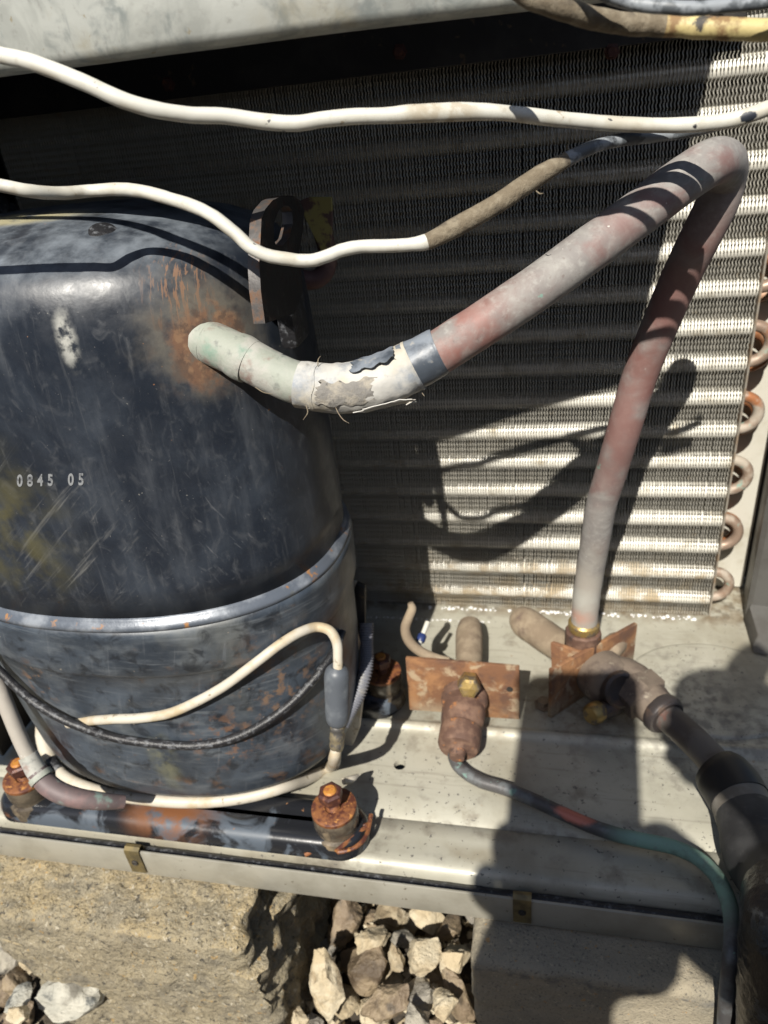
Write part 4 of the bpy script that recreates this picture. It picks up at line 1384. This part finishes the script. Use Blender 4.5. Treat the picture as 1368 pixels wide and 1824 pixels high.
for pts in ([(598, 726, .305), (604, 738, .303), (612, 748, .302), (622, 754, .303)], [(545, 722, .308), (548, 735, .306), (540, 748, .305)], [(566, 652, .309), (567, 640, .308), (571, 634, .308)],
            [(455, 690, .312), (470, 699, .310), (486, 702, .309)], [(752, 700, .304), (756, 706, .303)], [(1012, 268, .262), (1010, 260, .261), (1014, 256, .260)], [(955, 340, .261), (962, 345, .260), (968, 344, .260)]):
    obj('loose_fibre', tube(D(pts), [.00022] * (len(pts) - 1) + [.0001], 5, 5), M_wire_dirt, suc)
# brass ring and hex at the foot of the pipe
fa = atD(1040, 1112, .532)
fb = atD(1036, 1165, .545)
ax = fb - fa
obj('brass_ring', lathe(fa - ax * .12, ax, [(.0098, 0), (.0112, .0015), (.0112, .0055), (.0105, .0075)], 24), M_brasscap, suc)
obj('flare_nut', lathe(fa + ax * .18, ax, [(.0118, 0), (.0130, .001), (.0130, .017), (.0118, .019)], 10), M_rustbrown, suc)

# ================================================================== wires over the front
w1 = [(-620, -75, .238), (-420, -15, .238), (-260, 25, .238), (-140, 58, .238), (-40, 84, .233), (0, 98, .2305), (50, 109, .2275), (100, 127, .2275), (160, 152, .2285), (225, 181, .231), (280, 196, .234), (340, 205, .238), (400, 207, .241), (475, 217, .244), (530, 220, .245),
      (575, 213, .246), (625, 208, .247), (684, 206, .248), (734, 203, .249), (834, 199, .251), (894, 201, .253), (984, 211, .259), (1084, 220, .2645), (1159, 223, .2652), (1204, 223, .2646), (1234, 222, .2618), (1262, 219.5, .2585), (1284, 217, .2560), (1319, 210, .2530),
      (1368, 193, .251), (1430, 165, .250)]
rw1 = list(np.interp(range(len(w1)), [0, 12, 30], [.00235, .0025, .0026]))
rw1[18] = rw1[19] = .0029
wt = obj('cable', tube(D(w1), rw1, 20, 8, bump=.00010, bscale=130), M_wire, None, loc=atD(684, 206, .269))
tag(wt, 'upper white cable running across the coil and touching the pipe bend', 'cable', 'loose cables across the front')
# split dark jacket slit near the right end of the upper cable
w2 = [(-420, 250, .240), (-260, 286, .246), (-140, 308, .251), (-40, 324, .255), (0, 330, .257), (50, 340, .260), (111, 344, .269), (161, 340, .2745), (208, 337, .273), (252, 341, .268), (303, 354, .2635), (353, 371, .259), (387, 390, .256), (420, 417, .257), (450, 443, .258),
      (477, 455, .259), (510, 461, .260), (536, 464, .261), (560, 463, .261), (586, 455, .261), (608, 446, .261), (637, 440, .261), (700, 438, .261), (730, 436, .261), (759, 431, .261), (809, 406, .262), (884, 364, .263), (959, 314, .264), (1009, 285, .265),
      (1059, 261, .266), (1109, 249, .271), (1159, 243, .2745), (1215, 236, .2748), (1246, 230, .2697), (1270, 224, .2655), (1300, 214, .262)]
rw2 = [.0023] * len(w2)
for i in (25, 26, 27):
    rw2[i] = .0034
rw2[24] = .0028
rw2[28] = .0027
n2 = len(w2) - 1
def w2m(t):
    return 0 if t < 23.9 / n2 else (1 if t < 28.0 / n2 else 2)
g = tube(D(w2), rw2, 20, 8, bump=.00014, bscale=190, matfn=w2m)
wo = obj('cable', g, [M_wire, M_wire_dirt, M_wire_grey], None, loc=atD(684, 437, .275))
tag(wo, 'lower white cable in front of the lifting lug, mud caked and grey toward the bend', 'cable', 'loose cables across the front')
w3 = [(880, -60, .205), (940, -8, .207), (994, 12, .209), (1059, 33, .2150), (1124, 43, .2180), (1184, 46, .2192), (1217, 47, .2175), (1240, 48.5, .2160), (1309, 52, .214), (1375, 54, .213), (1450, 52, .212)]
n3 = len(w3) - 1
g = tube(D(w3), [.0030] * len(w3), 20, 8, bump=.00022, bscale=200, matfn=lambda t: 0 if t < 4.9 / n3 else 1)
wo = obj('cable', g, [M_wire_dirt, M_wire_yel], None, loc=atD(1124, 43, .242))
tag(wo, 'mud brown cable turning yellow with rust stains in the top right corner', 'cable', 'loose cables across the front')
w4 = [(1020, -60, .200), (1075, -12, .2040), (1118, 4, .2062), (1160, 11, .2045), (1188, 13, .2030), (1234, 15, .202), (1309, 9, .201), (1375, 1, .200), (1450, -20, .199)]
wo = obj('cable', tube(D(w4), .0018, 18, 8, bump=.0001, bscale=200), M_wire_grey, None, loc=atD(1200, 13, .235))
tag(wo, 'thin grey cable above the yellow one in the top right corner', 'cable', 'loose cables across the front')

# ================================================================== crankcase heater, lower wires
def onshell(pts, off):
    return [shell_hit(a, b, off) for a, b in pts]
hc = thing('heater_cable', 'cream crankcase heater cable looped round the lower compressor shell with grey connector', 'heater cable', shell_hit(345, 1424, .004))
r_h = .0036
loopA = onshell([(122, 1289), (150, 1285)], .0002) + onshell([(200, 1281), (250, 1279), (300, 1271), (350, 1250), (400, 1222), (450, 1185), (500, 1147), (535, 1126)], r_h)
e = shell_hit(565, 1117, .005)
de = (e - CAM) @ CF
loopA += [e, atD(588, 1124, de - .002), atD(600, 1145, de - .002), atD(602, 1172, de - .001), atD(602, 1190, de)]
obj('lead', tube(loopA, [.0028] * len(loopA), 16, 8, bump=.0001, bscale=150), M_heater, hc)
def pill():
    a, b = atD(600, 1186, de + .001), atD(601, 1292, de + .014)
    P = [a + (b - a) * t for t in (0, .06, .14, .3, .6, .85, .95, 1)]
    return tube(P, [.0040, .0062, .0072, .0072, .0070, .0068, .0056, .0035], 20, 3)
obj('connector', pill(), M_conn, hc)
cb, ce = atD(601, 1288, de + .013), atD(600, 1335, de + .018)
obj('crimp', tube([cb + (ce - cb) * t for t in (0, .15, .3, .5, .65, .8, 1)], [.0034, .0044, .0040, .0046, .0041, .0045, .0036], 14, 3, bump=.0004, bscale=500), M_crimp, hc)
ring = [atD(600, 1325, de + .017), atD(597, 1345, de + .019)] + onshell([(582, 1368), (545, 1388)], .0045) + [atZ(a, b, .0205) for a, b in ((500, 1403), (450, 1417), (400, 1425), (350, 1428), (300, 1427), (250, 1422), (200, 1415), (150, 1401), (118, 1385), (102, 1370))]
ring = [p for p in ring if p is not None]
obj('heater_band', tube(ring, [.0030, .0036] + [.0041] * (len(ring) - 2), 18, 8, bump=.00016, bscale=130), M_heater, hc)
bl = atZ(104, 1372, .0205)
db = (bl - CAM) @ CF
obj('band_clasp', tube([atD(112, 1380, db), atD(100, 1368, db), atD(92, 1356, db + .004)], .0050, 16, 4), M_blackc, hc)
obj('heater_band', tube([atD(95, 1360, db + .004), atD(84, 1338, db + .010), atD(76, 1310, db + .016), atD(74, 1288, db + .024)], [.0044, .0052, .0050, .004], 16, 6, bump=.0002), M_heater, hc)
tail = D([(612, 1392, .470), (626, 1388, .474), (638, 1381, .480)])
obj('cable_tail', tube(tail, [.0022, .0024, .0010], 12, 4), M_heater, hc)

bc = [(-30, 1170), (0, 1196), (30, 1225), (60, 1250)]
q = shell_hit(110, 1280, .003)
dq = (q - CAM) @ CF
P = [atD(a, b, dq - .004 + i * .001) for i, (a, b) in enumerate(bc)] + onshell([(110, 1280), (150, 1297)], .0050) + onshell([(200, 1313), (250, 1322), (300, 1327), (350, 1328), (400, 1320), (450, 1300), (500, 1268), (540, 1232), (575, 1190)], .0030)
q2 = shell_hit(575, 1190, .003)
d2 = (q2 - CAM) @ CF
P += [atD(597, 1158, d2 + .006), atD(610, 1125, d2 + .014)]
wo = obj('cable', tube(P, .0026, 16, 8, bump=.0001, bscale=400), M_blackc, None, loc=P[8])
tag(wo, 'black braided cable sagging round the lower compressor shell', 'cable', 'cables round the compressor base')
P = D([(606, 1122, .487), (615, 1092, .492), (625, 1062, .498), (632, 1042, .503), (636, 1052, .510), (640, 1090, .512)])
wo = obj('cable', tube(P, .0031, 14, 8), M_heater, None, loc=P[2])
tag(wo, 'short cream cable bent up behind the right side of the compressor', 'cable', 'cables round the compressor base')
def corr():
    P = D([(652, 1110, .505), (652, 1150, .503), (652, 1185, .500), (640, 1232, .496), (622, 1268, .494), (610, 1292, .492)])
    C = catmull(P, 60)
    r = [.0044 + (.0007 if i % 7 in (0, 1, 2, 3) else -.0003) for i in range(len(C))]
    return tube(C, r, 16, 1, raw=True), P[2]
# dense rings for the ribs
g, pc = corr()
wo = obj('conduit', g, M_conduit, None, loc=pc, angle=0)
tag(wo, 'grey corrugated conduit curving down beside the compressor', 'conduit')
# black ribbed hose at far left behind the compressor
P = [(-.520, -.06, .372), (-.505, -.045, .360), (-.500, -.03, .340), (-.505, -.02, .30)]
C = catmull(P, 16)
wo = obj('hose', tube(C, [.011 + (.0016 if (i // 2) % 2 else 0) for i in range(len(C))], 16, 1, raw=True), M_blackc, None, loc=P[0])
tag(wo, 'black ribbed hose in the dark left of the compressor top', 'hose')

# ================================================================== small process pipe at the left
t = thing('process_pipe', 'small tarnished copper pipe with an elbow fitting at the left compressor foot', 'copper pipe', atZ(160, 1420, .02))
obj('tube', tube(D([(-40, 1130, .430), (-8, 1205, .434), (15, 1265, .437), (38, 1320, .440), (56, 1358, .441)]), .0046, 18, 8, bump=.0001), M_copper, t)
obj('sleeve', tube(D([(50, 1345, .4410), (62, 1368, .4410), (74, 1386, .4405)]), [.0058, .0060, .0062], 18, 4), M_patina, t)
obj('fitting_ring', tube(D([(70, 1380, .4405), (76, 1388, .440)]), [.0072, .0072], 18, 2), M_patina, t)
obj('elbow', tube(D([(66, 1374, .4405), (82, 1395, .440), (105, 1411, .438), (135, 1421, .438), (178, 1427, .442), (220, 1428, .450)]), [.0060, .0062, .0061, .0058, .0052, .0040], 18, 6, bump=.0001), M_elbow, t)
# discharge pipe with torn label behind the lug
t = thing('discharge_pipe', 'shaded discharge pipe with a torn yellow label behind the lifting lug', 'copper pipe', (-.256, -.10, .31))
obj('tube', tube([(-.285, -.100, .318), (-.268, -.092, .312), (-.262, -.088, .316), (-.260, -.086, .326), (-.262, -.085, .340), (-.263, -.085, .352)], .0055, 18, 8), M_purple, t)
lp = [atY(a, b, -.0915) for a, b in ((535, 357), (552, 350), (592, 350), (594, 392), (590, 440), (578, 455), (560, 420), (543, 385))]
obj('label', bevelled(extrude_poly(lp, (0, -.0014, 0)), .0004, 1), M_label, t)

# ================================================================== left (liquid) valve
lv = thing('service_valve', 'rusty liquid line valve with orange bracket plate and worn brass cap', 'valve', (-.19, -.135, 0), 'service valves on the pan')
pl = [atY(a, b, -.1345) for a, b in ((722, 1173), (760, 1176), (925, 1189), (926, 1230), (925, 1282), (878, 1279), (800, 1270), (729, 1265))]
obj('bracket_plate', bevelled(extrude_poly(pl, (0, .0032, 0)), .0007, 2), M_bracket, lv)
hb = atY(908, 1228, -.1348)
obj('plate_hole', lathe(hb, (0, -1, 0), [(.0022, -.0005), (.0022, .0003), (.0012, .0002), (0, -.0002)], 14), M_dark, lv)
va = np.array([-.1875, -.137, .021])
vd = np.array([-.03, -1, -.14])
obj('valve_body', lathe(va + np.array([0, .002, 0]), vd, [(.012, 0), (.0150, .001), (.0156, .010), (.0150, .019), (.0135, .0225), (.0135, .0240), (.0145, .0250), (.0145, .037), (.0130, .0400), (.0075, .0405), (.0060, .0415), (.0050, .047), (0, .047)], 26), M_rustbrown, lv)
hx = atY(832, 1228, -.150)
obj('body_shoulder', lathe(va + np.array([0, .001, .006]), (0, -1, -.05), [(.0145, 0), (.0165, .001), (.0165, .006), (.015, .008)], 24), M_rustbrown, lv)
obj('hex_cap', lathe(hx + np.array([0, .012, -.004]), (.12, -1, .45), [(.0072, 0), (.0080, .001), (.0080, .012), (.0070, .0145), (.0050, .0155), (0, .016)], 6), M_brasscap, lv, smooth=False)
obj('tail_pipe', tube([(-.1875, -.134, .021), (-.1880, -.118, .0215), (-.1885, -.100, .0215), (-.1900, -.080, .021), (-.1915, -.060, .0205), (-.1920, -.0500, .020)], [.0088, .0092, .0098, .0106, .0108, .0092], 22, 6, bump=.0003, bscale=120), M_dustpipe, lv)
cp = tube([atD(800, 1178, .520), atD(775, 1172, .522), atD(748, 1160, .524), atD(729, 1142, .524), atD(722, 1120, .522), atD(728, 1100, .521), atD(734, 1084, .520), atD(731, 1074, .519)], [.0030, .0034, .0037, .0037, .0036, .0034, .0032, .0020], 16, 8, bump=.00012, bscale=200)
obj('pigtail_tube', cp, M_dustpipe, lv)
ca, cb2 = atD(742, 1158, .535), atD(762, 1108, .545)
obj('service_port', tube([ca, ca + (cb2 - ca) * .5, cb2], [.0018, .0018, .0020], 12, 2), M_wire, lv)
obj('port_cap', lathe(ca + (cb2 - ca) * .3, cb2 - ca, [(.0030, 0), (.0034, .001), (.0034, .005), (.0026, .006)], 14), M_blue, lv)

# ================================================================== right (suction) valve
rvt = thing('service_valve', 'dusty suction valve with upright rusty bracket and dark round cap below the big pipe', 'valve', (-.096, -.1, 0), 'service valves on the pan')
A0, A1 = np.array([-.1272, -.1270, .0006]), np.array([-.0648, -.0640, .0006])
nn = np.array([A1[1] - A0[1], -(A1[0] - A0[0]), 0])
nn /= np.linalg.norm(nn)
pts = [A0, A1, A1 + np.array([.0005, 0, .040]), A0 + (A1 - A0) * .5 + np.array([0, 0, .043]), A0 + np.array([0, 0, .0465])]
obj('bracket_plate', bevelled(extrude_poly(pts, -nn * .0034), .0007, 2), M_bracket, rvt)
B0 = A0 + np.array([.0008, .030, 0])
pts = [A0 + (A1 - A0) * .36 - nn * .0036, A0 + (A1 - A0) * .36 - nn * .0036 + np.array([0, 0, .042]), B0 + np.array([-.002, 0, .046]), B0]
obj('bracket_wing', bevelled(extrude_poly(pts, (.0022, .0022, 0)), .0006, 2), M_bracket, rvt)
vc = np.array([-.0945, -.0990, .0235])
ax = np.array([.55, -.83, .02])
obj('valve_body', lathe(vc, ax, [(.0150, 0), (.0185, .001), (.0192, .008), (.0185, .018), (.0160, .021), (.0130, .022)], 28), M_valve, rvt)
ax2 = np.array([.40, -.80, .45])
obj('valve_cap', lathe(vc + ax * .018, ax2, [(.0130, 0), (.0136, .002), (.0136, .010), (.0128, .0125), (.0105, .0135), (.0095, .0130), (0, .0125)], 26), M_valvecap, rvt)
sc0 = atZ(1086, 1262, .016)
sc1 = atZ(1060, 1270, .018)
obj('port_stem', tube([sc0 + np.array([.006, .008, 0]), sc0, sc1], [.0070, .0066, .0058], 16, 3), M_valvecap, rvt)
obj('port_cap', lathe(sc1, sc1 - sc0 + np.array([0, -.006, .002]), [(.0075, -.004), (.0078, 0), (.0074, .004), (.0055, .0060), (0, .0065)], 18), M_brasscap, rvt)
out = [vc + ax * .006 + np.array([.004, 0, 0]), atZ(1120, 1215, .024), atZ(1150, 1243, .022), atZ(1172, 1263, .021), atZ(1182, 1272, .0205)]
obj('outlet_neck', tube(out, [.0160, .0158, .0146, .0135, .0128], 24, 6, bump=.0006, bscale=140), M_valve, rvt)
nk = atZ(1142, 1236, .0225)
obj('hex_nut', lathe(nk, atZ(1172, 1263, .021) - atZ(1120, 1215, .024), [(.0150, -.008), (.0178, -.0065), (.0178, .0065), (.0150, .008)], 6), M_valve, rvt, smooth=False)
obj('neck_ring', tube([atZ(1170, 1262, .021), atZ(1176, 1267, .021), atZ(1186, 1276, .0205), atZ(1190, 1280, .0205)], [.0128, .0142, .0142, .0122], 24, 3), M_valvecap, rvt)
ks = atZ(1168, 1232, .024)
obj('side_stub', lathe(ks, (.7, -.2, .1), [(.0075, -.008), (.0075, .002), (.006, .004), (0, .0042)], 18), M_valvecap, rvt)
rp = [(-.152, -.034, .0185), (-.149, -.040, .0185), (-.138, -.052, .019), (-.125, -.066, .020), (-.112, -.080, .022), (-.102, -.089, .023)]
obj('capped_pipe', tube(rp, [.0100, .0124, .0126, .0124, .0118, .0110], 24, 6, bump=.00035, bscale=110), M_dustpipe, rvt)
obj('elbow', tube([(-.090, -.083, .024), (-.082, -.074, .0265), (-.079, -.066, .022), (-.080, -.062, .012)], .0085, 18, 6), M_dustpipe, rvt)
bb = atZ(968, 1256, .0005)
obj('bracket_screw', lathe(bb, (0, 0, 1), [(.0070, 0), (.0070, .0010), (.0046, .0012), (.0044, .0050), (0, .0052)], 6), M_dustpipe, rvt, smooth=False)

# ================================================================== suction line out to the right with insulation
sl_ = thing('insulated_line', 'dark copper line entering a black rubber collar and black foam insulation', 'insulated pipe', atZ(1300, 1400, 0))
obj('copper_tube', tube([atZ(1180, 1270, .0205), atZ(1215, 1300, .0205), atZ(1250, 1334, .0215), atZ(1285, 1372, .0225), atZ(1305, 1396, .0225)], .0098, 24, 6, bump=.0001), M_darkpipe, sl_)
cc = [atZ(1276, 1370, .0230), atZ(1287, 1382, .0230), atZ(1303, 1402, .0232), atZ(1318, 1428, .0232)]
obj('rubber_collar', tube(cc, [.0150, .0170, .0176, .0174], 28, 6), M_rubber, sl_)
obj('band', tube([atZ(1317, 1426, .0232), atZ(1325, 1443, .0232), atZ(1331, 1458, .0232)], [.0168, .0170, .0172], 28, 4), M_band, sl_)
def hz(px, py, y, r):
    q = atY(px, py, y)
    return q + CR * r
ho = [atZ(1328, 1450, .0235), atZ(1342, 1478, .0240), atZ(1360, 1525, .0240), hz(1318, 1570, -.262, .0215), hz(1329, 1610, -.283, .0212), hz(1331, 1660, -.302, .0205), hz(1328, 1740, -.311, .0205), hz(1325, 1840, -.316, .0205), hz(1320, 1960, -.320, .0205)]
obj('foam_sleeve', tube(ho, [.0170, .0190, .0208, .0212, .0212, .0205, .0205, .0205, .0205], 32, 8, bump=.0004, bscale=60), M_foam, sl_)
ho2 = [hz(1328, 1605, -.281, .0212), hz(1330, 1640, -.296, .0207), hz(1331, 1670, -.304, .0205), hz(1328, 1740, -.311, .0205), hz(1325, 1840, -.316, .0205), hz(1320, 1960, -.320, .0205)]
obj('tape_wrap', tube(ho2, [.0214, .0218, .0220, .0222, .0222, .0222], 48, 20, bump=.0008, bscale=150), M_tar, sl_)

# ================================================================== liquid line
lq = [(814, 1322, .012), (808, 1340, .008), (812, 1358, .0055), (826, 1374, .0048), (855, 1391, .0045), (900, 1405, .0045), (950, 1425, .005), (1000, 1448, .006), (1050, 1470, .007), (1100, 1487, .007), (1150, 1498, .0072), (1200, 1509, .008), (1245, 1530, .010), (1277, 1562, .0120)]
LQ = [atZ(*p) for p in lq] + [atY(1297, 1605, -.262), atY(1305, 1650, -.277), atY(1303, 1700, -.2905), atY(1297, 1760, -.296), atY(1291, 1840, -.299), atY(1286, 1950, -.301)]
wo = obj('liquid_line', tube(LQ, [.0042] * 4 + [.0043] * (len(LQ) - 4), 20, 8, bump=.0001, bscale=180), M_liquid, None, loc=LQ[5])
tag(wo, 'thin copper line with green patina curving from the rusty valve over the pan edge', 'copper line')

# water beads along the foot of the coil
dr = random.Random(9)
bm = bmesh.new()
for _ in range(110):
    x = dr.uniform(-.235, -.01)
    r = dr.uniform(.0006, .0015)
    bmesh.ops.create_icosphere(bm, subdivisions=2, radius=r, matrix=Matrix.Translation((x, dr.uniform(-.006, -.002), .0002)) @ Matrix.Diagonal((1, 1, .7, 1)))
for _ in range(60):
    q = atZ(dr.uniform(560, 840), dr.uniform(1620, 1820), dr.uniform(-.125, -.11))
    bmesh.ops.create_icosphere(bm, subdivisions=1, radius=dr.uniform(.0004, .0009), matrix=Matrix.Translation([float(v) for v in (q[0], -.02 - dr.random() * .002, .0002)]))
bm.verts.index_update()
g = ([tuple(v.co) for v in bm.verts], [[v.index for v in f.verts] for f in bm.faces])
bm.free()
wb = obj('water_beads', g, M_water, None, loc=(-.12, -.004, 0))
wb['kind'] = 'stuff'
wb['category'] = 'water'
wb['label'] = 'bright water beads along the foot of the coil'

# ================================================================== unseen wall added behind the photographer to cut low sky light
gw = thing('sky_block_wall', 'unseen plain grey wall added behind the photographer to block low sky', 'wall', (0, -3.4, GZ))
obj('wall_body', bevelled(box(-6, 6, -3.5, -3.3, GZ - .05, 1.75), .01, 1), M_post, gw, smooth=False)
obj('coping', bevelled(box(-6.03, 6.03, -3.55, -3.25, 1.75, 1.80), .01, 1), M_post, gw, smooth=False)

# ================================================================== photographer (out of frame, throws the shadows seen on the pan)
SH = -SUN * .16
def cp_(a, b, back=0.):
    """point in the plane of the phone: a right, b up (mm), moved toward the sun"""
    return CAM + CR * a / 1000 + CU * b / 1000 + SH - CF * back
ph = thing('phone', 'dark phone held up to take the picture', 'phone', cp_(-27, -40, .01))
def phone():
    V, F = [], []
    pts = []
    for cx, cy, a0 in ((6, 21, 0), (-58, 21, 90), (-58, -118, 180), (6, -118, 270)):
        for k in range(7):
            a = math.radians(a0 + 15 * k)
            pts.append((cx + 10 * math.cos(a), cy + 10 * math.sin(a)))
    return bevelled(extrude_poly([cp_(x, y, .004) for x, y in pts], -CF * .008), .0015, 2)
obj('phone_body', phone(), M_phone, ph)

pr = thing('person', 'crouching photographer in a grey shirt holding the phone', 'person', (0.30, -1.25, GZ))
def skin(name, nodes, edges, mm, parent, root=0, lev=2, fat=1.0):
    me = bpy.data.meshes.new(name)
    b = base_of(parent)
    me.from_pydata([tuple(Vector([float(c) for c in n[0]]) - b) for n in nodes], edges, [])
    o = bpy.data.objects.new(name, me)
    COL.objects.link(o)
    o.parent = parent
    md = o.modifiers.new('skin', 'SKIN')
    md.use_smooth_shade = True
    for i, n in enumerate(nodes):
        d = me.skin_vertices[0].data[i]
        d.radius = (n[1] * fat, n[1] * fat)
        d.use_root = (i == root)
    sb = o.modifiers.new('sub', 'SUBSURF')
    sb.levels = sb.render_levels = lev
    me.materials.append(mm)
    return o
def skin_chain(name, pts, rad, mm):
    nd = list(zip(pts, rad))
    skin(name, nd, [(i, i + 1) for i in range(len(nd) - 1)], mm, pr)
sh = np.array([.52, -1.30, .62])     # chest
pel = np.array([.50, -1.38, .10])
hd = np.array([.50, -1.20, .90])
Lw, Rw = cp_(-62, -265, .05), cp_(88, -225, .06)
Lel, Rel = np.array([-.02, -1.10, .15]), np.array([.42, -1.0, .20])
nodes = [(pel, .13), (pel + [0, .02, .2], .125), (sh, .14), (sh + [0, .03, .13], .055), (hd - [0, 0, .03], .075), (hd + [0, .02, .08], .085),
         (sh + [-.17, .02, .04], .06), (Lel, .045), (Lw, .034), (sh + [.17, .02, .04], .06), (Rel, .045), (Rw, .036),
         (pel + [-.13, .12, -.02], .085), (pel + [-.15, .40, .06], .062), (np.array([.35, -1.14, GZ + .06]), .04),
         (pel + [.13, .12, -.02], .085), (pel + [.17, .40, .06], .062), (np.array([.67, -1.14, GZ + .06]), .04)]
edges = [(0, 1), (1, 2), (2, 3), (3, 4), (4, 5), (2, 6), (6, 7), (7, 8), (2, 9), (9, 10), (10, 11), (0, 12), (12, 13), (13, 14), (0, 15), (15, 16), (16, 17)]
skin('body', nodes, edges, M_cloth, pr)
# left hand grips the phone from below, forearm hangs down
skin('left_hand', [(Lw, .036), (cp_(-56, -190, .04), .043), (cp_(-48, -120, .03), .041), (cp_(0, -108, .03), .037), (cp_(30, -108, .03), .032)], [(0, 1), (1, 2), (2, 3), (3, 4)], M_skin, pr, fat=1.16)
for f in ([(-45, -110, .03), (-76, -108, .02), (-80, -98, .006), (-68, -92, 0)], [(-35, -105, .03), (-66, -86, .02), (-70, -76, .006), (-62, -72, 0)],
          [(-25, -100, .03), (-56, -66, .02), (-63, -56, .008), (-58, -50, .002)], [(-10, -100, .03), (-20, -70, .024), (-20, -54, .018), (-20, -46, .014)]):
    skin_chain('finger', [cp_(*q) for q in f], (.0105, .0100, .0092, .0082), M_skin)
skin_chain('thumb', [cp_(4, -74, .02), cp_(26, -86, .02), cp_(46, -110, .02), cp_(66, -121, .02), cp_(84, -130, .02)], (.024, .026, .027, .027, .025), M_skin)
# right hand closed beside the phone, forearm rising from the right
skin('right_hand', [(Rw, .048), (cp_(98, -160, .05), .046), (cp_(118, -80, .04), .040), (cp_(100, -16, .03), .044), (cp_(76, -4, .03), .046), (cp_(58, -8, .03), .044), (cp_(42, -12, .03), .026)], [(0, 1), (1, 2), (2, 3), (3, 4), (4, 5), (5, 6)], M_skin, pr, fat=1.18)
skin_chain('thumb', [cp_(80, 10, .03), cp_(88, 34, .03), cp_(100, 50, .03), cp_(112, 58, .03)], (.018, .016, .014, .012), M_skin)
for f in ([(60, -2, .03), (50, 14, .03), (42, 8, .02), (40, -6, .01)], [(56, -10, .03), (42, 0, .03), (36, -8, .02), (38, -16, .01)],
          [(58, -20, .03), (44, -14, .03), (38, -22, .02), (42, -28, .01)], [(64, -30, .03), (52, -26, .03), (46, -32, .02), (50, -36, .01)]):
    skin_chain('finger', [cp_(*q) for q in f], (.0115, .0115, .0105, .0095), M_skin)
